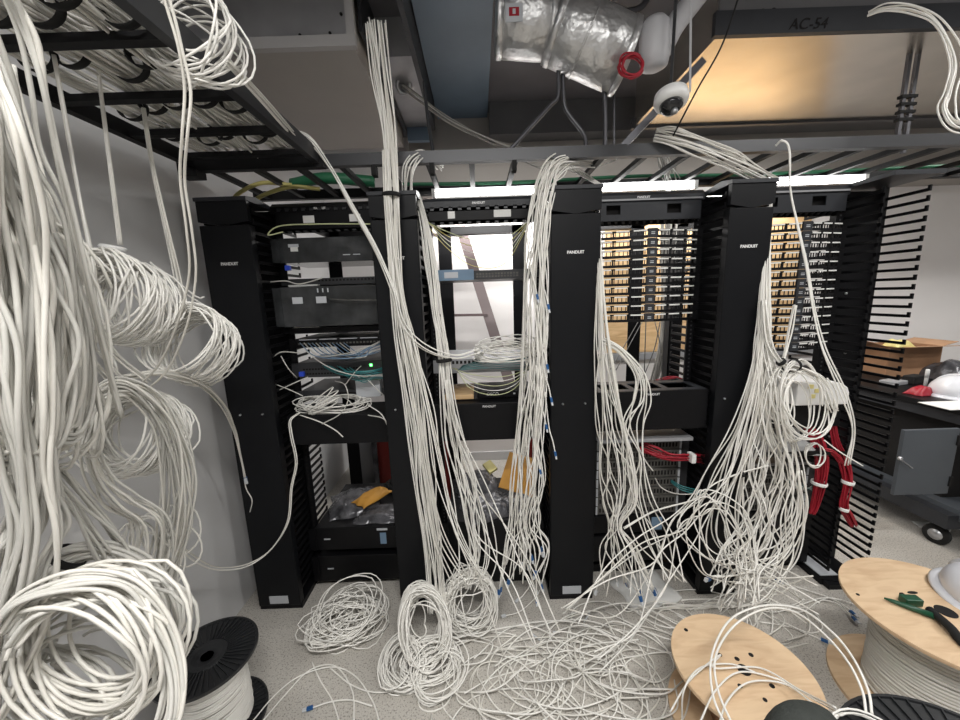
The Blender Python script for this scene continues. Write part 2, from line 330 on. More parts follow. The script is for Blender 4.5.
# chain-like clamp at the right of duct
p = at(905, 125, 2.0)
t = thing('beam_clamp', 'black threaded clamp hanging under the right end of shiny duct', 'clamp', p)
for dx in (-.03, .012):
    MB().box(p[0]+dx, p[0]+dx+.016, p[1], p[1]+.016, 2.30, 2.75).build('clamp_rod', 'darksteel', t)
for k in range(4): MB().box(p[0]-.04, p[0]+.04, p[1]-.004, p[1]+.02, 2.45+k*.035, 2.455+k*.035+.008).build('clamp_plate', 'velcro', t)
# ------------------------------------------------------------------ trays
TZ = 2.25
t = thing('ladder_tray', 'long black ladder tray running above all racks', 'cable tray', (.9, 2.05, TZ))
MB().box(-1.30, 2.9, 1.765, 1.80, TZ, TZ+.05).build('side_rail', 'railgrey', t)
MB().box(-1.30, 2.9, 2.28, 2.315, TZ, TZ+.05).build('side_rail', 'rail', t)
x = -1.22
while x < 2.85:
    MB().box(x, x+.026, 1.80, 2.28, TZ+.004, TZ+.026).build('rung', 'rail', t); x += .2
for px in (372, 430, 512): 
    q = at(px, 168, 1.78); MB().box(q[0], q[0]+.02, 1.76, 1.805, TZ-.045, TZ-.002).build('clip', 'velcro', t)
t = thing('ladder_tray', 'black ladder tray at upper left carrying bundles of white cable', 'cable tray', (-.96, .7, TZ+.02))
MB().box(-.705, -.675, -.9, 1.76, TZ, TZ+.06).build('side_rail', 'railgrey', t)
MB().box(-1.25, -1.22, -.9, 1.76, TZ, TZ+.05).build('side_rail', 'rail', t)
for y in (-.6, -.36, -.12, .12, .36, .65, .95, 1.19, 1.42, 1.63): MB().box(-1.22, -.705, y, y+.028, TZ+.004, TZ+.024).build('rung', 'rail', t)
MB().box(-1.30, -.66, 1.725, 1.762, TZ-.015, TZ+.04).build('end_bar', 'rail', t)
MB().box(-1.28, -1.20, 1.70, 1.76, TZ-.045, TZ-.017).build('splice_bolt', 'rail', t)
# three white bonding bars / cables on top tray
solo(MB().tube(spline([(-.45, 2.22, TZ+.045), (.2, 2.24, TZ+.04), (.9, 2.22, TZ+.045), (1.6, 2.24, TZ+.04), (2.8, 2.22, TZ+.045)], 10), .010, 8), 'ground_cable', 'green', 'thick green ground cable lying along the tray above the racks', 'cable')
solo(MB().tube(spline([(-1.0, 2.15, TZ+.045), (-.8, 2.12, TZ+.06), (-.55, 2.16, TZ+.045)], 10), .03, 10), 'cable_sleeve', 'green', 'thick dark green sleeve on the tray over the leftmost rack', 'cable sleeve')
for k, (a, b) in enumerate((((238, 196), (262, 183)), ((258, 200), (290, 187)))):
    solo(MB().tube(spline([at(a[0]-8, a[1]+12, 1.98), at(a[0], a[1]-2, 1.98), at(b[0], b[1], 2.0), at(b[0]+30, b[1]+2, 2.05)], 8), .010, 8), 'cable', 'yellow', ['yellow cable arch nearest the left rack panel under the tray', 'second yellow cable arch over the leftmost rack header'][k], 'cable')
# linear luminaires behind the rack tops
for k, (xa, xb, lab) in enumerate(((-.22, .34, 'lit linear tube lamp behind the top of second rack'), (.72, 1.24, 'lit linear tube lamp behind the top of third rack'), (1.62, 2.2, 'lit linear tube lamp behind the top of rightmost rack'))):
    z = zat(640, 187, 2.2); t = thing('linear_lamp', lab, 'lamp', (xa, 2.2, z), group=None)
    MB().tube([(xa, 2.2, z), ((xa+xb)/2, 2.2, z), (xb, 2.2, z)], .017, 14).build('tube', 'tube', t)
    MB().box(xa-.02, xb+.02, 2.18, 2.22, z+.022, 2.2535).build('housing', 'greybox', t)
    for xx in (xa-.02, xb): MB().box(xx, xx+.02, 2.178, 2.222, z-.022, z+.022).build('end_cap', 'white', t)
# ------------------------------------------------------------------ managers and racks
ZT = 2.12; FY = 1.74
def fingers(mb, x, y0, y1, inward, zs, tip=.02):
    for z in zs:
        e = y1-.011 if y1 > y0 else y1+.011; a_, b_ = (min(y0, e), max(y0, e))
        mb.box(x-.004, x+.004, a_, b_, z, z+.014)
        mb.box(x-.004, x+.004, min(e, y1), max(e, y1), z, z+.026)
def manager(x0, x1, label, cover=True, tag=False, logo=True):
    t = thing('cable_manager', label, 'cable manager', ((x0+x1)/2, 1.9, 0))
    zs = [.10+.0445*i for i in range(45)]
    sp = MB(); sp.box(x0+.01, x1-.01, 1.955, 1.975, .03, ZT-.01)
    for xx in (x0, x1-.02): sp.box(xx, xx+.02, 1.94, 1.99, .02, ZT)
    sp.build('spine', 'black', t)
    for xx, s in ((x0+.004, 1), (x1-.004, -1)):
        m_ = MB(); fingers(m_, xx, 1.94, FY+.02, s, zs); m_.build('finger_row', 'black', t)
        m_ = MB(); fingers(m_, xx, 1.99, 2.17, s, zs); m_.build('finger_row', 'black', t)
    MB().box(x0-.002, x1+.002, FY+.0, 2.17, .0, .03).build('base_plate', 'black', t)
    if cover:
        m_ = MB(); m_.box(x0+.001, x1-.001, FY-.012, FY+.006, .03, ZT-.115)
        for xx in (x0, x1-.008): m_.box(xx, xx+.008, FY-.012, FY+.03, .03, ZT-.115)
        c = m_.build('cover', 'cover', t, .003)
        # upper hood with V crease and slanted cap
        xm = (x0+x1)/2
        MB().prism([(x0, FY-.014, ZT-.10), (xm, FY-.014, ZT-.118), (x1, FY-.014, ZT-.10), (x1, FY-.014, ZT-.012), (x0, FY-.014, ZT-.012)], (0, .022, 0)).build('hood', 'cover', t)
        MB().prism([(x0-.004, FY-.02, ZT-.012), (x0-.004, FY+.2, ZT-.012), (x0-.004, FY+.2, ZT+.002), (x0-.004, FY+.06, ZT+.018), (x0-.004, FY-.02, ZT+.004)], (x1-x0+.008, 0, 0)).build('cap', 'charcoal', t)
        if logo: text('logo', 'PANDUIT', .0185, (xm, FY-.0135, 1.835), 'logo', c, label='small white maker lettering', bold=.0006)
        for sx in (-.055, .055): MB().lathe([(.005, 0), (.005, .008), (.002, .011), (0, .011)], (xm+sx, FY-.012, 1.115), (0, -1, 0), 12).build('latch', 'steel', c)
        if tag: MB().box(xm-.05, xm+.05, FY-.015, FY-.0115, .045, .09).build('rating_label', 'label', c, label='grey sticker near the floor')
    else:
        MB().box(x0-.005, x1+.005, FY-.02, 2.3, ZT, ZT+.02).build('cap', 'charcoal', t)
    return t
manager(-1.246, -1.02, 'leftmost tall black cable manager beside the left wall', tag=True)
manager(-.475, -.262, 'second tall black cable manager from left, half hidden by hanging white trunk')
manager(.34, .57, 'middle tall black cable manager with a sticker near the floor', tag=True)
manager(1.15, 1.35, 'fourth tall black cable manager, left of the rightmost rack')
E5 = manager(1.872, 2.09, 'coverless cable manager with open black fingers at far right', cover=False)
MB().prism([(1.86, 1.78, 0), (1.99, 1.74, 0), (1.99, 2.2, 0), (1.86, 2.2, 0)], (0, 0, .035)).build('foot', 'black', E5)
MB().box(1.875, 1.975, 1.80, 2.15, .036, .040).build('foot_plate', 'label', E5)
for z in (1.9, 1.6, 1.28, 1.2, 1.1, .8, .55, .3): MB().lathe([(.006, 0), (.006, .006), (0, .008)], (1.98+random.uniform(-.04, .04), 1.954, z), (0, -1, 0), 10).build('screw', 'steel', E5)
RX = [(-1.02, -.475), (-.262, .34), (.57, 1.15), (1.35, 1.872)]
RL = ['leftmost equipment rack crowded with panels', 'second equipment rack with open view to the white wall', 'third equipment rack holding open patch panels and grey chassis', 'rightmost equipment rack behind the thick white cable fall']
for i, (x0, x1) in enumerate(RX):
    t = thing('equipment_rack', RL[i], 'rack', ((x0+x1)/2, 1.95, 0))
    for xx in (x0+.003, x1-.043):
        for yy in (1.93, 2.58):
            ex = .05 if yy > 2 else 0; lf = xx < (x0+x1)/2; m_ = MB(); m_.box(xx-(0 if lf else ex), xx+.04+(ex if lf else 0), yy, yy+.004, 0, ZT); w = xx if lf else xx+.036
            m_.box(w, w+.004, yy, yy+.075, 0, ZT); m_.build('post', 'black', t)
        h_ = MB()
        for k in range(92): h_.box(xx+.016, xx+.024, 1.9285, 1.9302, .08+k*.0222, .088+k*.0222)
        h_.build('hole_strip', 'railgrey' if i else 'hole', t)
    for yy in (1.93, 2.58): MB().box(x0+.003, x1-.003, yy, yy+.07, 0, .05).build('base_rail', 'black', t)
    for yy in (2.58,): MB().box(x0+.003, x1-.003, yy, yy+.07, ZT-.05, ZT).build('top_rail', 'black', t)
    for xx in (x0+.003, x1-.03): MB().box(xx, xx+.027, 2.0, 2.58, ZT-.04, ZT).build('top_side_rail', 'black', t)
    hd = MB().prism([(x0+.003, 1.915, ZT-.03), (x0+.003, 1.915, ZT+.0), (x0+.003, 1.94, ZT+.02), (x0+.003, 2.02, ZT+.02), (x0+.003, 2.02, ZT-.03)], (x1-x0-.006, 0, 0)).build('top_header', 'charcoal' if i else 'black', t)
    text('logo', 'PANDUIT', .015, ((x0+x1)/2-.02, 1.914, ZT-.012), 'logo', hd, bold=.0005)
# ------------------------------------------------------------------ equipment
def zr(px, y0, y1, d): return zat(px, y1, d), zat(px, y0, d)       # (low, high) from pixel rows
def unit(i, y0, y1, px, name, label, cat, m='black', d=1.925, depth=.3, bev=.002, group=None, mx=.045):
    x0, x1 = RX[i]; z0, z1 = zr(px, y0, y1, d); t = thing(name, label, cat, ((x0+x1)/2, d, z0), group)
    MB().box(x0+mx, x1-mx, d, d+depth, z0, z1).build('body', m, t, bev)
    for xx in (x0+.01, x1-mx-.003): MB().box(xx, xx+mx-.007, d-.003, d, z0+.003, z1-.003).build('mounting_ear', m, t)
    return t, x0+mx, x1-mx, z0, z1
def ports(mb, xa, xb, z, n, d, w=.011, h=.009):
    for k in range(n): x = xa+(xb-xa)*(k+.5)/n; mb.box(x-w/2, x+w/2, d-.0012, d+.001, z-h/2, z+h/2)
def duct_manager(i, y0, y1, px, label, labs, hooks=True):
    x0, x1 = RX[i]; d = 1.90; z0, z1 = zr(px, y0, y1, d); t = thing('horizontal_cable_manager', label, 'cable manager', ((x0+x1)/2, d, z0))
    MB().box(x0+.03, x1-.03, d, d+.008, z0+.012, z1-.026).build('cover', 'black', t, .002)
    MB().box(x0+.01, x1-.01, d+.03, d+.038, z0, z1).build('back_plate', 'black', t)
    m_ = MB()
    for k in range(12):
        x = x0+.05+(x1-x0-.1)*k/11
        m_.box(x-.009, x+.009, d+.002, d+.034, z1-.012, z1-.006); m_.box(x-.009, x+.009, d+.002, d+.006, z1-.022, z1-.006)
        m_.box(x-.009, x+.009, d+.002, d+.034, z0+.001, z0+.006)
    m_.box(x0+.04, x1-.04, d+.030, d+.034, z0+.001, z1-.006); m_.build('finger_row', 'railgrey', t)
    for fx, w in labs:
        x = x0+(x1-x0)*fx; MB().box(x-w/2, x+w/2, d-.0015, d, (z0+z1)/2-.020, (z0+z1)/2+.014).build('label_plate', 'paper', t, label='blank white label')
    return t
# rack 1
duct_manager(0, 205, 231, 325, 'black finger duct with two pale labels at the top of leftmost rack', [(.36, .055), (.78, .055)])
t, a, b, z0, z1 = unit(0, 237, 262, 325, 'fibre_distribution_box', 'black fibre panel below the finger duct in leftmost rack', 'panel', 'glass', 1.87, .3)
MB().box(a+.05, a+.10, 1.867, 1.87, z0+.075, z0+.09).build('label_plate', 'label', t); MB().box(a+.06, a+.095, 1.866, 1.87, z0+.055, z0+.075).build('label_plate', 'paper', t)
for k in range(2): MB().box(b-.14+k*.05, b-.105+k*.05, 1.868, 1.87, z0+.03, z0+.034).build('latch', 'label', t)
t, a, b, z0, z1 = unit(0, 278, 285, 325, 'patch_bay', 'thin grey patch panel under the first see-through gap of leftmost rack', 'patch panel', 'railgrey')
m_ = MB(); ports(m_, a+.15, b-.01, (z0+z1)/2+.006, 16, 1.925); m_.build('port_row', 'hole', t); MB().box(a+.01, a+.16, 1.90, 1.925, z0-.004, z0+.004).build('label_strip', 'paper', t)
t, a, b, z0, z1 = unit(0, 286, 326, 325, 'fibre_enclosure', 'large smoked fibre enclosure with two grey labels in leftmost rack', 'enclosure', 'glass', 1.83, .35)
for fx in (.14, .42): MB().box(a+.42*fx, a+.42*fx+.05, 1.826, 1.83, z1-.082, z1-.05).build('label_plate', 'label', t)
for fx in (.37, .42, .47): MB().box(a+fx*.5, a+fx*.5+.006, 1.828, 1.83, z1-.03, z1-.01).build('hinge', 'label', t)
t, a, b, z0, z1 = unit(0, 327, 333, 325, 'rack_shelf', 'thin shelf with a white sheet under the smoked enclosure', 'shelf', 'black', 1.88)
MB().prism([(a+.03, 1.86, z1+.002), (a+.16, 1.86, z1+.002), (a+.15, 1.98, z1+.002), (a+.05, 1.98, z1+.002)], (0, 0, .002)).build('paper_sheet', 'paper', t)
t, a, b, z0, z1 = unit(0, 338, 347, 325, 'patch_bay', 'black patch panel with a row of tan port labels in leftmost rack', 'patch panel', 'black')
m_ = MB(); ports(m_, a+.01, b-.01, (z0+z1)/2-.004, 24, 1.925); m_.build('port_row', 'chassis', t)
for k in range(4): MB().box(a+.02+k*.108, a+.112+k*.108, 1.923, 1.925, z1-.008, z1-.004).build('label_strip', 'label', t)
t, a, b, z0, z1 = unit(0, 362, 377, 325, 'network_switch', 'dark network switch with a green light in leftmost rack', 'switch', 'railgrey')
m_ = MB(); ports(m_, a+.02, b-.12, z0+.02, 20, 1.925); ports(m_, a+.02, b-.12, z0+.045, 20, 1.925); m_.build('port_row', 'hole', t)
q = at(371, 365, 1.924); MB().box(q[0]-.006, q[0]+.006, 1.921, 1.925, q[2]-.006, q[2]+.006).build('status_light', 'ledg', t)
t, a, b, z0, z1 = unit(0, 390, 397, 325, 'network_switch', 'lower dark switch with a pale plate just above the black drawer box', 'switch', 'railgrey')
MB().box(b-.15, b-.02, 1.90, 1.925, z0, z1+.05).build('pale_plate', 'label', t)
m_ = MB(); ports(m_, a+.14, b-.16, (z0+z1)/2, 14, 1.925); m_.build('port_row', 'hole', t)
def drawer(i, y0, y1, px, label, d, txt=None, slots=0):
    x0, x1 = RX[i]; z0, z1 = zr(px, y0, y1, d); t = thing('cable_duct_box', label, 'cable duct', ((x0+x1)/2, d, z0))
    MB().box(x0+.012, x1-.012, d, d+.012, z0, z1).build('front_cover', 'black', t, .003)
    MB().box(x0+.02, x1-.02, d+.012, d+.22, z0, z0+.006).build('bottom_plate', 'black', t)
    MB().box(x0+.02, x1-.02, d+.212, d+.22, z0, z1).build('back_plate', 'black', t)
    m_ = MB(); zt = z1-.006
    if slots:
        w = (x1-x0-.04); m_.box(x0+.02, x1-.02, d+.012, d+.05, zt, z1); m_.box(x0+.02, x1-.02, d+.16, d+.22, zt, z1)
        for k in range(slots+1): xx = x0+.02+(w-.03)*k/slots; m_.box(xx, xx+.03, d+.05, d+.16, zt, z1)
    else: m_.box(x0+.02, x1-.02, d+.012, d+.22, zt, z1)
    m_.build('top_plate', 'charcoal' if slots else 'black', t)
    for xx in (x0+.012, x1-.02): MB().box(xx, xx+.008, d+.012, d+.22, z0, z1).build('side_plate', 'black', t)
    if txt: text('logo', txt, .016, ((x0+x1)/2, d-.001, z1-.018), 'logo', t)
    return z0, z1
DZ1 = drawer(0, 415, 444, 335, 'black duct box under the white cable coil in leftmost rack', 1.80)
for (y0, y1, lab) in ((527, 549, 'upper black battery backup unit with pale badge in leftmost rack'), (555, 580, 'lower black battery backup unit near the floor of leftmost rack')):
    t, a, b, z0, z1 = unit(0, y0, y1, 360, 'battery_backup_unit', lab, 'battery backup', 'blackgloss', 1.88, .5, .004)
    MB().box(a+.05, a+.085, 1.877, 1.88, (z0+z1)/2-.003, (z0+z1)/2+.004).build('badge', 'label', t)
    if y0 < 550: MB().box(b-.10, b-.04, 1.877, 1.88, z1-.024, z1-.012).build('badge', 'label', t); U1 = z1; MB().box(b-.085, b-.05, 1.878, 1.88, z0+.03, z1-.04).build('display', 'bluecable', t)
# rack 2
duct_manager(1, 204, 222, 490, 'black finger duct with two pale labels at the top of second rack', [(.24, .035), (.66, .085)])
t, a, b, z0, z1 = unit(1, 270, 279, 490, 'network_switch', 'slate blue and grey network switch in the middle of the second rack', 'switch', 'railgrey', 1.925, .35)
MB().box(a, a+.2, 1.90, 1.925, z0-.002, z1+.006).build('cover_plate', 'bluecable', t, label='slate blue plate on left half'); MB().box(a+.05, a+.12, 1.898, 1.90, z0+.01, z1-.006).build('label_strip', 'label', t)
m_ = MB(); ports(m_, a+.21, b-.08, z1-.018, 14, 1.925); ports(m_, a+.21, b-.08, z0+.014, 14, 1.925); m_.build('port_row', 'chassis', t)
t, a, b, z0, z1 = unit(1, 358, 372, 490, 'network_switch', 'dark switch under the white cable coil in second rack', 'switch', 'greybox', 1.925, .35)
m_ = MB(); ports(m_, a+.04, b-.04, z1-.018, 20, 1.925, .013, .016); m_.build('port_row', 'hole', t)
SW2 = z1
t, a, b, z0, z1 = unit(1, 398, 402, 490, 'rack_shelf', 'thin black shelf carrying a small router in second rack', 'shelf', 'black', 1.87, .35)
SH2 = z1
t = thing('router', 'small black router with white lettering on the second rack shelf', 'router', (.10, 1.9, SH2))
MB().box(-.02, .25, 1.86, 2.05, SH2+.001, SH2+.045).build('body', 'blackgloss', t, .006)
text('logo', 'CISCO', .022, (.06, 1.858, SH2+.024), 'logo', t)
MB().box(.17, .18, 1.858, 1.86, SH2+.02, SH2+.028).build('status_light', 'label', t)
solo(MB().box(-.19, -.04, 1.86, 2.1, SH2+.001, SH2+.026), 'wood_block', 'ply', 'pale wooden board lying left of the small black router', 'board')
DZ2 = drawer(1, 403, 440, 490, 'black duct box with small white lettering below the router', 1.80, 'PANDUIT')
t, a, b, z0, z1 = unit(1, 521, 552, 490, 'battery_backup_unit', 'upper black battery backup unit under the grey bags in second rack', 'battery backup', 'blackgloss', 1.88, .5, .004); U2 = z1
t, a, b, z0, z1 = unit(1, 555, 583, 490, 'battery_backup_unit', 'lowest black battery backup unit in second rack behind hanging cables', 'battery backup', 'blackgloss', 1.88, .5, .004)
# rack 3 & 4 headers
def header_panel(i, y0, y1, px, label, wins):
    x0, x1 = RX[i]; d = 1.90; z0, z1 = zr(px, y0, y1, d); t = thing('header_panel', label, 'panel', ((x0+x1)/2, d, z0))
    xs = [x0+.03]+[v for f in wins for v in (x0+(x1-x0)*f-.035, x0+(x1-x0)*f+.035)]+[x1-.03]
    m_ = MB(); zc = (z0+z1)/2; h = .022
    m_.box(xs[0], xs[-1], d, d+.006, z0, zc-h); m_.box(xs[0], xs[-1], d, d+.006, zc+h, z1)
    for k in range(0, len(xs), 2): m_.box(xs[k], xs[k+1], d, d+.006, zc-h, zc+h)
    m_.build('face_plate', 'charcoal', t)
    MB().box(xs[0], xs[-1], d+.04, d+.05, z0, z1).build('back_plate', 'hole', t)
    MB().prism([(xs[0], d-.012, z1-.004), (xs[0], d+.05, z1+.012), (xs[0], d+.05, z1), (xs[0], d-.012, z1-.012)], (xs[-1]-xs[0], 0, 0)).build('top_lip', 'greybox', t)
    m_ = MB()
    for k in range(14): x = xs[0]+.03+k*(xs[-1]-xs[0]-.06)/13; m_.bar((x, d+.004, z0+.001), (x+.02, d+.05, z0-.012), .012, .006)
    m_.box(xs[0], xs[-1], d+.038, d+.042, z0-.016, z0+.004); m_.build('finger_row', 'black', t)
header_panel(2, 198, 220, 645, 'charcoal header panel with two square openings on the third rack', [.2, .72])
header_panel(3, 190, 212, 805, 'charcoal header panel with square openings on the rightmost rack', [.22, .68])
def patch(i, k, z, label, grp, front=1.90):
    x0, x1 = RX[i]; t = thing('modular_patch_bay', label, 'patch panel', ((x0+x1)/2, front, z), grp)
    xa, xb = x0+.035, x1-.035; xm = (xa+xb)/2; ym = front-.055; ye = front
    def half(xs, xe, ys, ye_, name):
        m_ = MB(); hh = .0395
        A = Vector((xs, ys, z)); B = Vector((xe, ye_, z))
        m_.bar(A+Vector((0, 0, .006)), B+Vector((0, 0, .006)), .004, .013); m_.bar(A+Vector((0, 0, hh-.003)), B+Vector((0, 0, hh-.003)), .004, .006)
        for q in (0, .33, .66, 1.): c = A.lerp(B, q); m_.bar(c, c+Vector((0, 0, hh)), .007, .006, (0, 1, 0))
        m_.bar(A+Vector((0, .012, .034)), B+Vector((0, .012, .034)), .024, .002)
        m_.build(name, 'black', t)
        g = MB()
        for s in range(3):
            for q in range(4):
                c = A.lerp(B, (s+.13+.25*q)/3); g.bar(c+Vector((0, .006, .012)), c+Vector((0, .006, .034)), .003, .004, (0, 1, 0))
        g.build('port_dividers', 'black', t)
        l = MB()
        for s in range(3):
            c = A.lerp(B, (s+.14)/3)+Vector((0, -.004, hh-.0045)); e = A.lerp(B, (s+.9)/3)+Vector((0, -.004, hh-.0045)); l.bar(c, e, .002, .0065)
        l.build('label_strip', 'paper', t, label='white label strips above the port openings')
    half(xa, xm-.02, ye, ym, 'angled_frame'); half(xm+.02, xb, ym, ye, 'angled_frame')
    MB().box(xm-.022, xm+.022, ym-.006, ym+.004, z, z+.0435).build('centre_cap', 'charcoal', t)
    m_ = MB(); m_.box(xm-.009, xm+.009, ym-.0075, ym-.006, z+.016, z+.020); m_.box(xm-.009, xm+.009, ym-.0075, ym-.006, z+.024, z+.027); m_.build('centre_label', 'label', t)
    for xx in (x0+.01, x1-.04): MB().box(xx, xx+.03, front+.0, front+.004, z, z+.042).build('mounting_ear', 'black', t)
ordn = ['topmost', 'second from top', 'third from top', 'fourth from top', 'fifth from top', 'sixth from top', 'seventh from top', 'eighth from top', 'ninth from top', 'lowest']
ztop = zat(645, 229, 1.87)-.0445
for k in range(10): patch(2, k, ztop-k*.0455, 'empty angled patch panel, %s in the third rack' % ordn[k], 'empty patch panels of the third rack')
ztop = zat(805, 222, 1.87)-.0445
o12 = ordn[:9]+['tenth from top', 'eleventh from top', 'twelfth from top', 'thirteenth from top', 'lowest']
for k in range(14): patch(3, k, ztop-k*.0455, 'empty angled patch panel, %s in the rightmost rack' % o12[k], 'empty patch panels of the rightmost rack')
# rack 3 lower
DZ3 = drawer(2, 391, 430, 650, 'large black duct box with top slots in the third rack', 1.76, 'PANDUIT', 3)
def chassis(i, y0, y1, px, label, rows, m='chassis', d=1.90):
    t, a, b, z0, z1 = unit(i, y0, y1, px, 'switch_chassis', label, 'switch', 'railgrey', d, .4)
    MB().box(a, b, d-.012, d, z1-.012, z1).build('top_lip', 'greybox', t)
    for r in range(rows):
        za = z0+(z1-z0-.02)*r/rows; zb = za+(z1-z0-.02)/rows-.005
        c = MB().box(a+.01, b-.01, d-.010, d, za, zb).build('line_card', m, t, .001)
        m_ = MB(); ports(m_, a+.03, b-.03, (za+zb)/2, 24, d-.010, .010, (zb-za)*.5); m_.build('port_row', 'hole', c)
        for xx in (a+.013, b-.022): MB().box(xx, xx+.009, d-.016, d-.010, za+.002, zb-.002).build('ejector', 'label', c)
    return z0, z1
chassis(2, 436, 512, 645, 'grey modular switch chassis with red cables in the third rack', 8)
t, a, b, z0, z1 = unit(2, 515, 532, 645, 'battery_backup_unit', 'black unit with blue panel under the grey chassis of third rack', 'battery backup', 'blackgloss', 1.88, .4, .004)
MB().box(b-.16, b-.10, 1.877, 1.88, z0+.015, z1-.015).build('display', 'bluecable', t)
unit(2, 535, 560, 645, 'battery_backup_unit', 'lowest black battery backup unit in the third rack', 'battery backup', 'blackgloss', 1.88, .4, .004)
t = thing('sliding_tray', 'thin grey metal tray between the slotted duct and chassis of third rack', 'shelf', (.86, 1.9, zat(645, 437, 1.85)))
z = zat(645, 436, 1.85); MB().box(.60, 1.10, 1.80, 2.1, z, z+.006).build('plate', 'greybox', t); MB().box(.60, 1.10, 1.797, 1.80, z-.012, z+.006).build('lip', 'greybox', t)
# rack 4 lower
DZ4 = drawer(3, 402, 427, 810, 'black duct box below the rounded white case in rightmost rack', 1.80)
chassis(3, 462, 508, 800, 'grey modular switch chassis behind the cable fall of rightmost rack', 5)
unit(3, 512, 530, 800, 'battery_backup_unit', 'black unit under the chassis of rightmost rack', 'battery backup', 'blackgloss', 1.88, .4, .004)
unit(3, 534, 562, 800, 'battery_backup_unit', 'lowest black battery backup unit in rightmost rack', 'battery backup', 'blackgloss', 1.88, .4, .004)
# white rounded case on rack 4
q0 = at(806, 402, 1.74); q1 = at(852, 378, 1.74); t = thing('label_printer', 'rounded white case with yellow stickers on the rightmost duct box', 'device', ((q0[0]+q1[0])/2, 1.83, DZ4[1]))
zb = DZ4[1]+.001; zt = zb+.125; X0, X1 = q0[0]-.05, q1[0]
prof = [(X0, zb), (X1, zb), (X1, zb+.06), (X1-.012, zb+.088), (X1-.04, zb+.108), (X1-.09, zb+.12), (X0+.02, zt), (X0, zt-.01)]
MB().prism([(x, 1.74, z) for x, z in prof], (0, .2, 0)).build('case', 'white', t, .006)
for fx, fz in ((.05, .10), (.085, .078), (.065, .05)): MB().box(X0+fx, X0+fx+.026, 1.7365, 1.74, zb+fz-.012, zb+fz+.008).build('sticker', 'yellowp', t)
# bags on the battery units
def bag(name, label, cx, cy, z, sx, sy, h, m, seed, ang=0, cat='plastic bag'):
    g = np.random.default_rng(seed); n = 22; vs = []; fs = []; ca, sa = math.cos(ang), math.sin(ang)
    hm = np.zeros((n, n))
    for _ in range(9):
        ax, ay, ph = g.normal(0, 5, 1)[0], g.normal(0, 5, 1)[0], g.random()*6.3
        U, V = np.meshgrid(np.linspace(0, 1, n), np.linspace(0, 1, n), indexing='ij'); hm += np.abs(np.sin(ax*U+ay*V+ph))
    hm /= hm.max()
    for side in (1, 0):
        for i in range(n):
            for j in range(n):
                u = i/(n-1)*2-1; v = j/(n-1)*2-1; e = (1-u**4)*(1-v**4); zz = z+.001+side*(e*h*(.35+.65*hm[i, j])+.003)
                x = u*sx/2*(1+.05*math.sin(v*5+seed)); y = v*sy/2*(1+.05*math.sin(u*6+seed)); vs.append((cx+x*ca-y*sa, cy+x*sa+y*ca, zz))
    for i in range(n-1):
        for j in range(n-1):
            a = i*n+j; fs.append((a, a+n, a+n+1, a+1)); b = a+n*n; fs.append((b, b+1, b+n+1, b+n))
    for i in range(n-1):
        for (p, q) in (((i*n), ((i+1)*n)), (((i+1)*n+n-1), (i*n+n-1)), ((i+1), i), (((n-1)*n+i), ((n-1)*n+i+1))): fs.append((p, p+n*n, q+n*n, q))
    mb = MB().add(vs, fs, True); return solo(mb, name, m, label, cat)
bag('plastic_bag', 'crumpled grey plastic bag on the upper battery unit of leftmost rack', -.82, 2.12, U1, .30, .30, .07, 'bag', 3, .3)
bag('plastic_bag', 'flat pale plastic bag at the front edge of the upper battery unit', -.64, 2.0, U1, .25, .2, .03, 'bag', 5)
bag('padded_envelope', 'orange padded envelope lying on the plastic bag in leftmost rack', -.70, 2.10, U1+.055, .12, .22, .035, 'orange', 8, -.6, 'envelope')
bag('plastic_bag', 'large grey antistatic bag on the battery unit of second rack', .02, 2.0, U2, .3, .24, .08, 'bag', 11, .4)
bag('plastic_bag', 'small shiny grey bag leaning right on the second rack pile', .18, 2.02, U2+.02, .2, .22, .06, 'bag', 13, -.5)
bag('plastic_bag', 'grey bag at the back of the second rack pile', -.05, 2.25, U2, .28, .22, .12, 'bag', 15, .1)
R_ = Matrix.Rotation(-.9, 3, 'X')@Matrix.Rotation(.3, 3, 'Z')
q = at(521, 472, 2.15); solo(MB().box(q[0]-.11, q[0]+.10, q[1]-.13, q[1]+.13, q[2]-.014, q[2]-.006, Matrix.Rotation(.6, 3, 'X')@Matrix.Rotation(-.35, 3, 'Z')), 'folder', 'orange', 'yellow-orange folder tilted on top of the second rack pile', 'folder', bevel=.001)
q = at(490, 467, 2.2); solo(MB().box(q[0]-.03, q[0]+.03, q[1]-.04, q[1]+.04, q[2]-.01, q[2]+.01, Matrix.Rotation(.5, 3, 'X')@Matrix.Rotation(.6, 3, 'Z')), 'yellow_card', 'yellowp', 'small yellow card on the grey bags of second rack', 'card')
coil('cable_coil', 'coiled black power cord behind the orange envelope in leftmost rack', (-.60, 2.30, U1+.03), (.09, 0, 0), (0, .08, 0), 6, .25, .04, .005, m='velcro', cat='power cord', zmin=U1)
bag('plastic_bag', 'clear plastic bag hanging under the white case in rightmost rack', 1.58, 1.86, zat(800, 452, 1.8), .34, .22, .10, 'bagclear', 21)
unit(3, 452, 456, 800, 'rack_shelf', 'thin shelf under the clear plastic bag in rightmost rack', 'shelf', 'black', 1.75, .35)
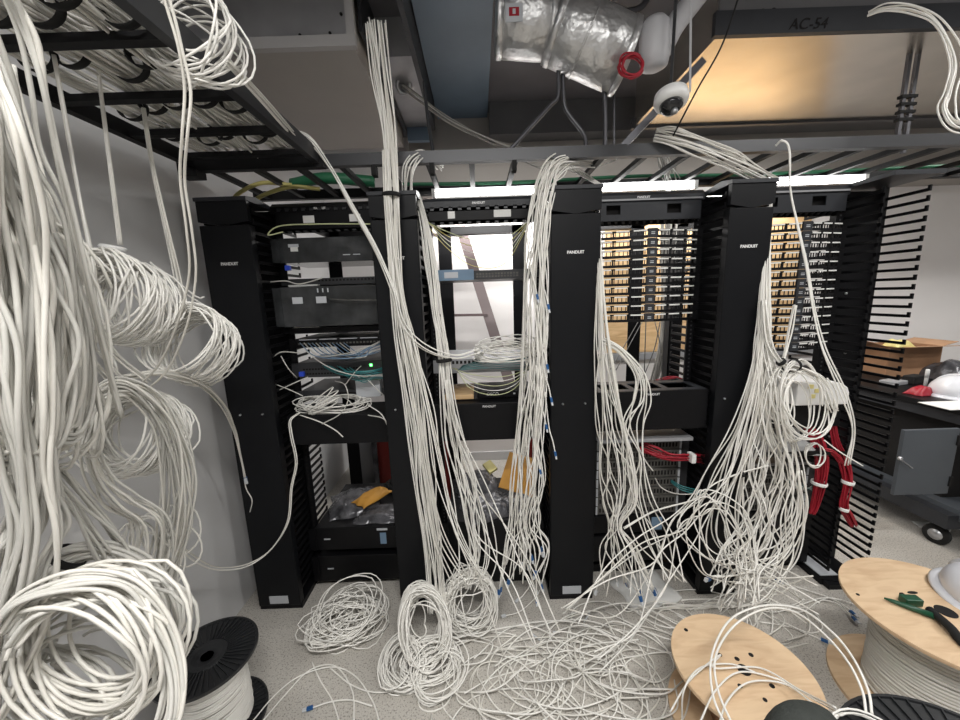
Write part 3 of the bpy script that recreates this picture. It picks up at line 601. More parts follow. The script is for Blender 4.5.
# ------------------------------------------------------------------ things behind the racks
solo(MB().box(1.19, 3.07, BY-.024, BY-.002, 1.07, 2.32), 'plywood_backboard', 'ply', 'plywood backboard mounted on the white wall behind the right racks', 'board')
solo(MB().box(1.15, 3.6, BY-.05, BY-.002, 1.0, 1.06), 'wall_raceway', 'greybox', 'long grey raceway on the wall just below the plywood backboard', 'raceway')
strands('cable_bundle', 'grey cable bundle hanging in front of the plywood behind third rack', 'cable bundle', [(at(668, 165, 2.75), .07, .03), (at(668, 240, 2.8), .05, .03), (at(668, 310, 2.85), .045, .03), (at(664, 350, 2.85), .05, .03), (at(652, 400, 2.85), .06, .04)], 26, .005, mats=('dullcable',))
# ladder
t = thing('step_ladder', 'leaning ladder with red feet seen through the second rack', 'ladder', (.1, 3.0, 0))
for a_, b_ in ((at(463, 235, 3.3), at(515, 400, 2.85)), (at(425, 235, 3.35), at(440, 400, 2.95))):
    a_ = Vector(a_); b_ = Vector(b_); d_ = b_-a_; e_ = a_+d_*((a_.z)/(a_.z-b_.z))
    MB().bar(a_-d_*.25, b_, .085, .03, (0, 1, 0)).build('rail', 'ladder', t); MB().bar(b_, Vector((e_.x, e_.y, .02)), .09, .035, (0, 1, 0)).build('rail_foot', 'redbox', t, label='dark red lower section')
for k in range(5):
    a_ = Vector(at(463, 235, 3.3)).lerp(Vector(at(515, 400, 2.85)), k/4); b_ = Vector(at(425, 235, 3.35)).lerp(Vector(at(440, 400, 2.95)), k/4); MB().bar(a_, b_, .06, .02).build('step', 'ladder', t)
q = atz(345, 520, 0); t = thing('waste_bin', 'tall grey bin with a plastic liner behind the leftmost rack', 'bin', (-1.0, 3.15, 0))
MB().lathe([(.15, 0), (.165, .35), (.18, .62), (.172, .62), (.15, .05)], (-1.0, 3.15, 0), n=36).build('body', 'bin', t); MB().lathe([(.184, .52), (.19, .6), (.187, .645), (.17, .64)], (-1.0, 3.15, 0), n=28).build('liner', 'bag', t)
t = thing('toolbox', 'red box standing behind the leftmost rack near the floor', 'box', (-.80, 3.0, .0))
MB().box(-.90, -.60, 2.9, 3.2, 0, .48).build('body', 'redbox', t, .01); MB().box(-.61, -.55, 2.88, 3.22, 0, .52).build('end_panel', 'card', t); MB().box(-.93, -.89, 2.88, 3.22, 0, .50).build('side_panel', 'bag', t)
# ------------------------------------------------------------------ bench on the right
BX = 2.83
t = thing('workbench', 'dark grey workbench with a black top at the right wall', 'workbench', (3.4, 2.4, 0))
MB().box(BX, 3.75, 1.45, 3.4, .86, .90).build('top', 'black', t, .004)
MB().box(BX+.015, 3.73, 1.47, 3.38, .80, .86).build('apron', 'charcoal', t)
MB().box(BX+.05, 3.7, 1.9, 3.3, .20, .27).build('bottom_shelf', 'cabgrey', t)
c = MB().box(BX+.12, 3.7, 2.15, 3.2, .27, .80).build('cabinet_body', 'hole', t)
for x in (BX+.02, 3.68):
    for y in (1.5, 3.33): MB().box(x, x+.05, y, y+.05, .10, .80).build('leg', 'charcoal', t)
# open door hung at the cabinet front, seen face on
A = at(903, 427, 2.0); Bq = at(957, 431, 1.98); Cq = at(958, 498, 1.98); D = at(889, 489, 2.0)
zt = float((A[2]+Bq[2])/2); zb_ = float((D[2]+Cq[2])/2); dx0 = float(D[0])*.5+float(A[0])*.5; dx1 = float(Bq[0])+.02
d_ = MB().box(dx0, dx1, 1.98, 2.0, zb_, zt).build('door', 'cabgrey', t, .003)
MB().lathe([(.011, 0), (.011, .012), (.006, .014)], at(899, 458, 1.979), (0, -1, 0), 16).build('lock', 'steel', d_)
MB().bar(at(900, 459, 1.965), at(912, 468, 1.965), .012, .004).build('key', 'steel', d_)
for z in (zb_+.05, zt-.1): MB().box(dx1-.012, dx1+.004, 1.972, 1.985, z, z+.06).build('hinge', 'hole', d_)
cq = Vector((dx1+.12, 2.08, .062))
w = MB().lathe([(.03, -.016), (.06, -.016), (.062, 0), (.06, .016), (.03, .016)], cq, (1, .25, 0), 28).build('caster_wheel', 'velcro', t); MB().lathe([(.0, -.0175), (.034, -.0175), (.034, .0175), (.0, .0175)], cq, (1, .25, 0), 20).build('hub', 'steel', w)
MB().prism([cq+Vector((.022, -.04, 0)), cq+Vector((.022, .04, 0)), cq+Vector((.022, .04, .08)), cq+Vector((.022, -.04, .08))], (.006, 0, 0)).build('caster_fork', 'steel', t)
MB().box(dx1+.06, dx1+.15, 2.0, 3.0, .15, .24).build('base_rail', 'charcoal', t)
for (x, y) in ((3.65, 1.53), (3.65, 3.3), (BX+.05, 3.3)): MB().lathe([(.0, -.016), (.06, -.016), (.06, .016), (.0, .016)], (x, y, .062), (1, 0, 0), 24).build('caster_wheel', 'velcro', t)
TB = .901
# cardboard box
q = atz(925, 372, .9); bx, by = 3.45, 2.98
t = thing('cardboard_box', 'open brown cardboard box with yellow film on the workbench', 'box', (bx, by, TB)); w2, d2, hh = .21, .15, .24
for n_, (x0, x1, y0, y1) in dict(a=(bx-w2, bx+w2, by-d2, by-d2+.006), b=(bx-w2, bx+w2, by+d2-.006, by+d2), c=(bx-w2, bx-w2+.006, by-d2+.006, by+d2-.006), d=(bx+w2-.006, bx+w2, by-d2+.006, by+d2-.006)).items(): MB().box(x0, x1, y0, y1, TB, TB+hh).build('side', 'card', t)
MB().box(bx-w2, bx+w2, by-d2, by+d2, TB, TB+.005).build('bottom', 'card', t)
MB().prism([(bx-w2, by-d2, TB+hh), (bx+w2, by-d2, TB+hh), (bx+w2+.03, by-d2-.13, TB+hh+.02), (bx-w2+.05, by-d2-.13, TB+hh+.02)], (0, 0, .004)).build('flap', 'cardi', t)
MB().prism([(bx-w2, by-d2, TB+hh), (bx-w2, by+d2, TB+hh), (bx-w2-.15, by+d2, TB+hh+.06), (bx-w2-.15, by-d2, TB+hh+.05)], (0, 0, .004)).build('flap', 'cardi', t)
MB().prism([(bx+w2, by-d2, TB+hh), (bx+w2, by+d2, TB+hh), (bx+w2+.12, by+d2, TB+hh+.03), (bx+w2+.12, by-d2, TB+hh+.03)], (0, 0, .004)).build('flap', 'cardi', t)
bag('plastic_film', 'pale yellow film spilling over the left edge of cardboard box', bx-w2+.05, by-d2-.01, TB+hh+.012, .14, .12, .06, 'yellowp', 31)
bag('plastic_bag', 'grey translucent plastic sheet at the right of cardboard box', 3.62, 2.72, TB, .25, .3, .16, 'bag', 33)
def hardhat(label, c, ax, sc, m='hat', face=0):
    c = Vector(c); t = thing('hard_hat', label, 'hard hat', c); prof = [(.132*math.cos(a), .03+.118*math.sin(a)) for a in np.linspace(0, math.pi/2, 14)]
    MB().lathe([(.128*sc, 0)]+[(r*sc, z*sc) for r, z in prof], c, ax, 40, True, (1, 1.15)).build('shell', m, t)
    MB().lathe([(.125*sc, .006*sc), (.152*sc, -.004*sc), (.155*sc, .0), (.150*sc, .008*sc), (.128*sc, .02*sc)], c, ax, 40, True, (1, 1.2)).build('brim', m, t)
    q = Vector((0, 0, 1)).rotation_difference(Vector(ax).normalized())
    rp = [c+q@Vector((.0, .150*sc*math.cos(a), (.03+.122*math.sin(a))*sc)) for a in np.linspace(.25, math.pi-.25, 16)]
    MB().tube(rp, .011*sc, 8).build('ridge', m, t); return t
q = atz(941, 399, TB); hardhat('white hard hat resting on the workbench beside papers', (q[0]+.16, q[1]+.04, TB), (0, 0, 1), .92)
q = atz(917, 394, TB); bag('rag', 'crumpled red rag on the workbench left of the hard hat', q[0]+.03, q[1], TB, .17, .10, .06, 'red', 41, .2, 'rag')
q = atz(935, 404, TB); solo(MB().box(q[0]-.06, q[0]+.25, q[1]-.12, q[1]+.04, TB, TB+.003), 'paper_sheet', 'paper', 'white paper at the front edge of workbench under the hard hat', 'paper')
for (px, py, sx, sy, h, m, nm, lab, cat) in ((893, 384, .14, .10, .03, 'greybox', 'tool_case', 'grey tool case on the workbench left of the red rag', 'tool case'), (913, 383, .14, .07, .06, 'hole', 'black_case', 'black case on the workbench behind the red rag', 'case'), (897, 372, .16, .1, .05, 'bag', 'plastic_pack', 'shiny plastic pack on the workbench below the cardboard box', 'plastic pack')):
    q = atz(px, py, TB); solo(MB().box(q[0]-sx/2, q[0]+sx/2, q[1]-sy/2, q[1]+sy/2, TB, TB+h, Matrix.Rotation(.3, 3, 'Z')), nm, m, lab, cat, bevel=.006)
q = atz(909, 391, TB); t = thing('marker_pen', 'white marker pen standing behind the black case', 'pen', at(925, 384, 2.6)); p_ = atz(925, 386, TB)
t.location = Vector(p_); MB().lathe([(.010, 0), (.010, .085), (.006, .095)], p_, n=14).build('barrel', 'white', t); MB().lathe([(.011, .06), (.011, .12), (.008, .124)], p_, n=14).build('pen_cap', 'white', t)
bag('paper_scrap', 'torn white scrap on the floor beside the bench caster', *atz(930, 526, 0)[:2], 0, .16, .07, .012, 'paper', 51, -.3, 'paper scrap')
# ------------------------------------------------------------------ hanging cable bundles at the racks
G = 'white cable bundles hanging over the rack fronts'
def st(name, label, pts, n, **k):
    """pts: (px, py, Y, side spread m, depth spread m)"""
    return strands(name, label, 'cable bundle', [(at(p[0], p[1], p[2]), p[3], p[4] if len(p) > 4 else p[3]*.6) for p in pts], n, **k)
st('cable_bundle', 'long white cable trunk dropping from the ceiling in front of second manager', [(373, 22, 1.62, .05, .03), (380, 75, 1.64, .045, .03), (387, 130, 1.65, .036, .02), (391, 190, 1.66, .032, .02), (393, 240, 1.66, .032, .02), (396, 290, 1.66, .035, .02), (402, 340, 1.66, .05, .03), (410, 390, 1.66, .06, .03), (416, 440, 1.66, .055, .03), (421, 490, 1.65, .06, .03), (429, 540, 1.62, .06, .03), (434, 578, 1.60, .05, .03), (436, 612, 1.52, .06, .04)], 21, wob=.5, ties=((3.1, .036),), group=G)
st('cable_bundle', 'white cables veering right from the long trunk down to floor coil', [(385, 150, 1.63, .02, .01), (388, 210, 1.64, .02, .01), (398, 290, 1.65, .03, .01), (412, 345, 1.65, .04), (426, 410, 1.64, .05), (436, 470, 1.63, .06), (448, 530, 1.60, .08), (470, 580, 1.56, .09)], 10, wob=.6, group=G)
st('cable_bundle', 'diagonal white cables running from the left tray into the long trunk', [(262, 132, 1.50, .02), (305, 138, 1.66, .02), (330, 168, 1.68, .012), (350, 205, 1.68, .012), (375, 250, 1.66, .014), (392, 290, 1.64, .016), (402, 325, 1.63, .02), (425, 348, 1.66, .02), (455, 358, 1.74, .02), (480, 352, 1.76, .02)], 4, wob=.3, group=G)
st('cable_bundle', 'white cables looped over the tray rail behind the second manager', [(440, 168, 1.95, .03), (424, 156, 1.82, .035), (411, 166, 1.74, .035), (409, 190, 1.78, .032), (411, 205, 1.80, .03)], 8, wob=.2, group=G)
st('cable_bundle', 'white bundle along the left edge of second rack opening down to floor', [(417, 196, 1.84, .016), (424, 222, 1.80, .022), (430, 260, 1.78, .03), (436, 310, 1.76, .03), (443, 350, 1.75, .033), (448, 400, 1.74, .04), (455, 440, 1.73, .06), (466, 480, 1.70, .08), (474, 520, 1.66, .09), (478, 560, 1.60, .10), (470, 590, 1.55, .08)], 15, wob=.5, ties=((4.2, .036),), group=G)
st('cable_bundle', 'loose white cables fanning from second rack opening toward the floor middle', [(446, 380, 1.73, .02), (455, 430, 1.72, .05), (472, 480, 1.70, .07), (490, 530, 1.62, .10), (508, 580, 1.52, .13), (535, 640, 1.38, .16)], 6, jit=0.5, wob=.7, group=G)
st('cable_bundle', 'wide white bundle with blue plugs beside the middle manager', [(590, 160, 1.92, .05), (572, 160, 1.82, .045), (556, 168, 1.76, .055, .03), (546, 190, 1.72, .055, .03), (540, 230, 1.70, .06, .035), (538, 280, 1.70, .065, .04), (537, 330, 1.70, .07, .04), (535, 380, 1.70, .07, .045), (532, 430, 1.69, .075, .045), (528, 480, 1.68, .09, .05), (525, 520, 1.67, .08, .05), (527, 545, 1.64, .11, .05), (523, 592, 1.60, .12, .05)], 31, wob=.6, jit=.35, ends=.6, endcut=.95, group=G)
for k, (px, py) in enumerate(((548, 305), (547, 365), (551, 398), (546, 425), (555, 452), (540, 470), (537, 295))):
    c = solo(MB().tube(spline([at(px-10, py-60, 1.66), at(px-6, py-25, 1.655), at(px-2, py-10, 1.65), at(px, py, 1.65)]), CR, 6), 'network_cable', 'cable', 'white cable tail with blue plug sticking out at the bundle\'s right edge', 'cable', 'short plug ends beside the middle manager')
    a_ = Vector(at(px, py, 1.65)); plug(c, a_, a_-Vector(at(px-2, py-10, 1.65)))
st('cable_bundle', 'white fall of cables down the right edge of middle manager', [(597, 196, 1.80, .006), (598, 230, 1.76, .010), (600, 290, 1.72, .018), (602, 340, 1.70, .035), (606, 390, 1.69, .055, .03), (611, 430, 1.68, .07, .04), (617, 470, 1.67, .085, .05), (620, 500, 1.66, .085, .05), (614, 525, 1.65, .035, .03), (618, 548, 1.62, .09, .05), (625, 590, 1.56, .14, .08)], 21, jit=0.4, wob=.55, ends=.6, ties=(), group=G)
st('cable_bundle', 'white cables swinging right over the slotted duct box of third rack', [(602, 340, 1.70, .02), (620, 352, 1.70, .02), (638, 375, 1.68, .03), (641, 400, 1.66, .05), (632, 425, 1.66, .06), (633, 460, 1.65, .06), (640, 500, 1.64, .07), (655, 540, 1.60, .09), (660, 580, 1.50, .12)], 8, jit=0.4, wob=.7, group=G)
st('cable_bundle', 'two long white cables hanging from the tray over the rightmost rack', [(776, 146, 1.74, .004), (782, 141, 1.72, .004), (789, 150, 1.72, .004), (790, 190, 1.74, .004), (797, 225, 1.74, .006), (806, 268, 1.72, .012), (813, 310, 1.70, .012), (822, 350, 1.66, .02), (842, 395, 1.62, .03), (850, 430, 1.62, .03), (845, 465, 1.62, .03)], 3, wob=.3, group=G)
st('cable_bundle', 'dense white cable fall in front of the rightmost rack reaching floor', [(771, 192, 1.82, .008), (768, 230, 1.76, .014), (765, 280, 1.73, .022), (764, 320, 1.71, .03), (764, 350, 1.70, .045, .03), (768, 390, 1.68, .08, .05), (772, 430, 1.67, .12, .06), (774, 470, 1.65, .15, .07), (772, 510, 1.62, .16, .08), (765, 545, 1.58, .16, .09), (745, 578, 1.50, .19, .1), (735, 598, 1.42, .20, .1)], 43, jit=0.3, wob=.6, ends=.12, group=G)
st('cable_bundle', 'white cables sweeping left from the dense fall across third rack bottom', [(762, 330, 1.70, .02), (755, 380, 1.68, .03), (740, 430, 1.66, .05), (720, 475, 1.64, .07), (700, 505, 1.62, .06), (680, 530, 1.60, .09), (650, 562, 1.52, .13), (615, 604, 1.40, .16), (580, 640, 1.30, .16)], 8, jit=0.6, wob=.7, group=G)
st('cable_bundle', 'white cables curving down in front of the fourth manager', [(764, 360, 1.68, .03), (757, 400, 1.66, .05), (742, 450, 1.65, .06), (728, 500, 1.62, .07), (728, 540, 1.58, .10), (745, 570, 1.50, .12), (775, 594, 1.40, .14), (810, 600, 1.36, .12)], 10, jit=0.6, wob=.7, group=G)
st('cable_bundle', 'few white cables crossing under the dense fall toward right', [(795, 470, 1.62, .03), (798, 510, 1.60, .04), (780, 545, 1.56, .06), (750, 560, 1.52, .10), (712, 556, 1.52, .10), (690, 525, 1.56, .08), (705, 500, 1.58, .06), (730, 515, 1.56, .07), (740, 560, 1.50, .08), (735, 600, 1.38, .10)], 6, jit=0.6, wob=.8, group=G)
st('cable_bundle', 'two white cables pulled taut from third rack knot to the fourth manager', [(625, 530, 1.62, .02), (655, 512, 1.62, .012), (695, 500, 1.60, .01), (715, 485, 1.60, .012), (741, 474, 1.62, .012), (768, 468, 1.62, .02)], 3, wob=.3, ties=((4, .015),), group=G)
st('cable_bundle', 'white bundle spilling over the tray above the fourth manager', [(655, 134, 1.76, .03), (672, 136, 1.74, .045), (700, 147, 1.73, .05), (730, 160, 1.74, .05), (752, 171, 1.78, .04), (775, 182, 1.88, .03)], 15, wob=.3)
st('cable_bundle', 'dull white bundle hanging from the tray behind third rack header', [(660, 150, 2.0, .03), (666, 165, 2.1, .05), (672, 185, 2.3, .07), (672, 215, 2.5, .05), (670, 260, 2.6, .04)], 13, wob=.3, mats=('dullcable', 'cable3'))
st('cable_bundle', 'faint cables slanting from the ventilation box collar to the tray', [(403, 86, 2.33, .02), (418, 98, 2.3, .03), (450, 122, 2.25, .03), (490, 142, 2.2, .04), (530, 158, 2.1, .06), (560, 172, 2.05, .07)], 6, wob=.4, mats=('dullcable', 'cable3'))
st('cable_bundle', 'white cable loop hanging from the ceiling at the top right corner', [(868, 14, 1.74, .01), (885, 8, 1.70, .02), (912, 10, 1.66, .02), (938, 24, 1.62, .02), (955, 60, 1.58, .03), (950, 90, 1.56, .03), (946, 108, 1.54, .03), (955, 125, 1.52, .03), (985, 128, 1.50, .03)], 6, wob=.4)
st('cable_bundle', 'short cable tails draped over the tray above the middle manager', [(520, 160, 2.2, .03), (545, 160, 2.1, .03), (575, 172, 2.0, .02), (600, 186, 1.9, .01)], 6, wob=.3)
st('cable_bundle', 'white cables lying crosswise on the tray near the hanger rods', [(585, 150, 1.9, .02), (600, 152, 1.84, .03), (615, 155, 1.86, .02), (600, 160, 1.98, .03)], 3, wob=.3)
# coils resting in racks
cq = at(333, 409, 1.86); coil('cable_coil', 'flattened white cable coil on top of the duct box in leftmost rack', (cq[0], 1.88, DZ1[1]+.035), (.215, 0, .0), (0, .07, .03), 11, .35, .05, tails=[[at(300, 415, 1.80), at(320, 422, 1.76), at(335, 430, 1.74), at(343, 437, 1.73)], [at(368, 405, 1.82), at(382, 415, 1.78), at(390, 432, 1.76), at(396, 446, 1.76)]], zmin=DZ1[1])
coil('cable_coil', 'flattened loop of white cable upon the coil in leftmost rack', (cq[0]-.03, 1.80, DZ1[1]+.07), (.12, 0, .05), (.0, .04, .02), 4, .35, .05, zmin=DZ1[1])
cq = at(505, 351, 1.85); coil('cable_coil', 'neat white cable coil lying on the dark switch in second rack', (cq[0], 1.86, SW2+.045), (.17, 0, 0), (0, .10, .03), 15, .2, .06, zmin=SW2)
cq = at(800, 402, 1.62)
for k, (dx, dz, R1, R2, lab) in enumerate(((-.0, .0, .13, .20, 'large white hanging coil in front of the rounded case'), (.04, -.02, .16, .17, 'wider white coil hung over the large hanging coil'), (-.05, .02, .08, .15, 'slim white coil tied left of the rounded white case'))):
    coil('cable_coil', lab, (cq[0]+dx, 1.62+.02*k, cq[2]+dz), (R1, .03, 0), (-.02, .02, R2), 5, .25, .05, ties=(1.7,) if k == 0 else ())
st('cable_bundle', 'white tail cables gathered above the hanging coil at rightmost rack', [(764, 300, 1.69, .01), (768, 340, 1.67, .02), (781, 362, 1.65, .012), (800, 368, 1.64, .02), (822, 380, 1.63, .03), (834, 410, 1.62, .03)], 7, wob=.4, ties=((2, .018),))
st('cable_bundle', 'white cable tails rising to the hanging coil from rack corner', [(795, 305, 1.72, .01), (790, 330, 1.70, .015), (783, 360, 1.66, .01), (770, 380, 1.65, .03), (765, 410, 1.65, .04), (775, 450, 1.64, .04)], 8, wob=.4)
c = solo(MB().tube(spline([at(824, 440, 1.66), at(840, 452, 1.62), at(863, 466, 1.58)]), CR, 6), 'network_cable', 'cable', 'stiff white cable end pointing right below the rounded white case', 'cable')
coil('cable_coil', 'small white loop hanging beside the red cable bundles', at(816, 456, 1.66), (.055, .01, 0), (-.01, .01, .065), 3, .15, .02)
# red bundles
st('cable_bundle', 'thick red cable bundle on the left inside rightmost rack', [(806, 425, 1.84, .02), (817, 440, 1.80, .03), (822, 462, 1.78, .032), (820, 484, 1.78, .028), (815, 505, 1.80, .02), (812, 514, 1.80, .014)], 22, wob=.3, mats=('red',), r=.003)
st('cable_bundle', 'second red cable bundle down the right post of rightmost rack', [(832, 415, 1.84, .015), (836, 440, 1.80, .02), (845, 465, 1.76, .025), (848, 485, 1.74, .02), (844, 505, 1.74, .02), (850, 518, 1.74, .02), (854, 526, 1.74, .015)], 18, wob=.3, mats=('red',), r=.003, group=None)
st('cable_bundle', 'short red link between the two red bundles', [(820, 450, 1.77, .012), (832, 452, 1.75, .012), (842, 463, 1.74, .012)], 7, wob=.3, mats=('red',), r=.003)
for (a_, b_) in (((819, 483, 1.78), .034), ((848, 482, 1.74), .026), ((844, 509, 1.74), .020)):
    p_ = at(*a_); solo(MB().lathe([(b_, -.009), (b_*1.05, 0), (b_, .009), (b_*.97, 0), (b_, -.009)], p_, (.1, 0, 1), 18, cap=False), 'cable_wrap', 'paper', 'white wrap around a red cable bundle in rightmost rack', 'cable wrap', 'white wraps on the red bundles')
st('cable_bundle', 'red cables running right from the chassis in third rack', [(640, 446, 1.86, .03, .02), (655, 452, 1.82, .03), (670, 457, 1.80, .022), (690, 457, 1.80, .022), (703, 459, 1.84, .03)], 16, wob=.6, mats=('red',), r=.003)
p_ = at(691, 457, 1.79); solo(MB().box(p_[0]-.012, p_[0]+.012, p_[1]-.03, p_[1]+.02, p_[2]-.024, p_[2]+.024), 'cable_wrap', 'paper', 'white wrap around the red cables of the third rack', 'cable wrap', bevel=.004)
st('cable_bundle', 'red cables lying behind the slotted duct box in third rack', [(652, 383, 2.15, .01), (664, 379, 2.12, .015), (676, 378, 2.1, .015), (690, 384, 2.05, .01)], 6, wob=.5, mats=('red',), r=.003)
# coloured patch cords
def cord(label, pts, m, r=.0024, per=8, group=None, name='network_cable', d=0): return solo(MB().tube(spline(pl(*pts), per), r, 6), name, m, label, 'cable', group)
for k in range(5):
    s = [(-3, 0), (-1, 3), (0, 6), (2, 9), (-2, 12), (3, 4), (1, 14)][k]
    cord('slender yellow-green cord sagging across the top of the second rack', [(424+s[0], 219, 1.86), (448, 232+s[1]*1.4, 1.84), (475, 240+s[1]*2.2, 1.83), (505, 238+s[1]*2.1, 1.84), (528, 222+s[1]*.3, 1.88)], ('palegreen', 'yellow', 'cable2')[k % 3], .0018, group='yellow cords sagging across the top of second rack')
for k in range(5):
    cord('yellow-green cord sagging below the middle switch of second rack', [(452+k, 368, 1.86), (470, 374+k*3.5, 1.84), (494, 377+k*4.5, 1.83), (515, 374+k*3.5, 1.84), (530, 366, 1.88)], ('palegreen', 'cable')[k % 2], .002, group='yellow cords sagging in the middle of second rack')
for k in range(5):
    cord('teal cord across the switch under the white coil in second rack', [(462-k, 366+k, 1.85), (485, 360+k*2, 1.83), (508, 361+k*2, 1.83), (528, 358+k*3, 1.87)], 'teal', .0022, group='teal cords in second rack')
for k in range(12):
    a_ = random.uniform(-3, 3); cord('teal cord sweeping over the switches in leftmost rack', [(322+k*2.5, 368+a_, 1.90), (336+k*2, 374+a_, 1.84), (355+k, 377+a_*2, 1.82), (375, 374+a_*1.5, 1.84), (392, 372+a_*3, 1.90)], 'teal', .0022, group='teal cords in leftmost rack')
for k in range(12):
    a_ = random.uniform(-3, 3); cord('slate blue cord looping over the patch panel in leftmost rack', [(300+k*4, 343, 1.91), (315+k*4, 353+abs(a_), 1.85), (345+k*2, 356+a_, 1.82), (370, 350+a_*1.5, 1.84), (383, 345+a_*2, 1.90)], ('bluecable', 'cable3', 'bluecable')[k % 3], .0024, group='slate blue cords in leftmost rack')
for k, q in enumerate(([(283, 232, 1.80), (268, 235, 1.78), (280, 226, 1.80), (320, 224, 1.82), (372, 224, 1.84)], [(378, 300, 1.80), (350, 300, 1.80), (330, 299, 1.81)], [(270, 282, 1.84), (286, 281, 1.83), (300, 284, 1.83), (322, 278, 1.86)])):
    cord(['yellow-grey cord across the finger duct of the leftmost rack', 'tan cord over the smoked enclosure front', 'white cord resting on the thin patch panel above smoked enclosure'][k], q, ('palegreen', 'chassis', 'cable3')[k], .003)
for k, q in enumerate(([(273, 357, 1.80), (282, 352, 1.79), (300, 353, 1.84)], [(281, 356, 1.79), (288, 368, 1.78), (297, 378, 1.84)], [(305, 350, 1.84), (320, 362, 1.80), (338, 371, 1.78), (362, 376, 1.80), (385, 374, 1.86)], [(275, 384, 1.80), (290, 390, 1.79), (303, 396, 1.80)], [(275, 392, 1.80), (292, 384, 1.80), (308, 377, 1.84)], [(335, 381, 1.84), (345, 385, 1.76), (348, 400, 1.74), (340, 414, 1.74), (322, 424, 1.75)], [(345, 385, 1.84), (355, 372, 1.82), (361, 366, 1.88)], [(368, 380, 1.82), (380, 392, 1.80), (392, 402, 1.84)], [(368, 415, 1.76), (385, 420, 1.74), (392, 440, 1.74)])):
    cord('pale cord threaded between finger duct and switches of leftmost rack', q, 'cable3', .0026, group='pale loose cords of leftmost rack')
for p_ in ((302, 374), (288, 268)):
    q = at(*p_, 1.83); solo(MB().box(q[0]-.012, q[0]+.012, q[1]-.01, q[1]+.01, q[2]-.012, q[2]+.012), 'blue_connector', mat('bright_blue', (.02, .06, .5), .4), 'bright blue connector at the left side of the leftmost rack', 'connector', 'blue connectors of leftmost rack', bevel=.002)
for k in range(3): cord('teal cord dangling across the fourth manager beside grey chassis', [(671, 480+k, 1.86), (682, 486+k*2, 1.80), (700, 490+k*2, 1.78), (712, 488+k*2, 1.80)], 'teal', .003, group='teal cords near fourth manager')
cord('pale teal cord drooping from the chassis of third rack', [(655, 478, 1.84), (662, 488, 1.76), (678, 494, 1.74), (700, 492, 1.74), (716, 480, 1.76)], 'cable3', .0028)
cord('grey cord dropping from duct to a clear plug in third rack', [(637, 444, 1.80), (645, 460, 1.74), (653, 471, 1.72)], 'cable3', .003)
for k, q in enumerate(([(610, 370, 1.95), (622, 350, 2.1), (638, 322, 2.3)], [(616, 370, 1.95), (628, 348, 2.1), (642, 322, 2.3)], [(644, 385, 2.1), (645, 350, 2.1), (646, 320, 2.2)], [(655, 322, 2.2), (660, 345, 2.1), (662, 380, 2.0)], [(660, 322, 2.2), (654, 350, 2.1), (640, 385, 2.0)])):
    cord('thin dark cord hanging behind the open patch panels', q, 'chassis', .003, group='thin cords behind third rack')
# rack 4 green cords
for k in range(6): cord('green cord tangled on the chassis of the rightmost rack', [(783+k*4, 478+k, 1.86), (792+k*3, 486+k, 1.83), (803, 490-k, 1.83), (812, 486+k, 1.85)], 'teal' if k % 2 else 'cable3', .002, group='green cords on rightmost chassis')
# ------------------------------------------------------------------ left tray load
for k, (xc, n, lab) in enumerate(((-1.12, 16, 'cable bundle on the left tray nearest the wall'), (-1.02, 18, 'second cable bundle from the wall on left tray'), (-.93, 18, 'middle cable bundle on the left tray'), (-.84, 18, 'fourth cable bundle from the wall on left tray'), (-.765, 14, 'cable bundle on left tray along its right rail'))):
    c_ = [((xc+random.uniform(-.02, .02), y, TZ+.052+random.uniform(-.003, .006)), .045, .024) for y in (-.9, -.5, -.1, .2, .5, .8, 1.1, 1.4, 1.68)]
    b_ = strands('cable_bundle', lab, 'cable bundle', c_, n, r=.0038, wob=.5, floor=False, mats=('cable', 'cable3', 'cable2'), group=None)
    for y in (.55, .88, 1.08, 1.31, 1.53):
        yy = y+random.uniform(-.05, .05); MB().lathe([(.034, -.010), (.037, -.008), (.037, .008), (.034, .010), (.034, -.010)], (xc, yy, TZ+.05), (0, 1, .0), 22, True, (1.3, .98), cap=False).build('tie', 'velcro', b_, label='black hook-and-loop tie hanging under the bundle')
coil('cable_coil', 'tangled white coil lying on the left tray among straight bundles', (-.86, .98, TZ+.10), (.10, 0, 0), (0, .12, 0), 8, .4, .05, wander=.15)
coil('cable_coil', 'large white coil draped over the right rail of left tray', at(184, 26, 1.02), (.125, .0, -.02), (.0, .04, .125), 16, .22, .10)
st('cable_bundle', 'white cables following the right rail of left tray to its end', [(228, 62, 1.02, .01), (262, 98, 1.22, .012), (285, 125, 1.42, .012), (300, 142, 1.6, .012)], 4, wob=.3)
st('cable_bundle', 'two white cables hanging straight in front of the left tray rungs', [(158, -25, .62, .005), (170, 12, .64, .006), (180, 50, .66, .006), (184, 90, .68, .012), (181, 135, .70, .014), (180, 180, .74, .01), (186, 230, .78, .012), (189, 275, .82, .014), (180, 325, .86, .014), (160, 365, .90, .02), (140, 385, .92, .02)], 2, r=.0026, wob=.7)
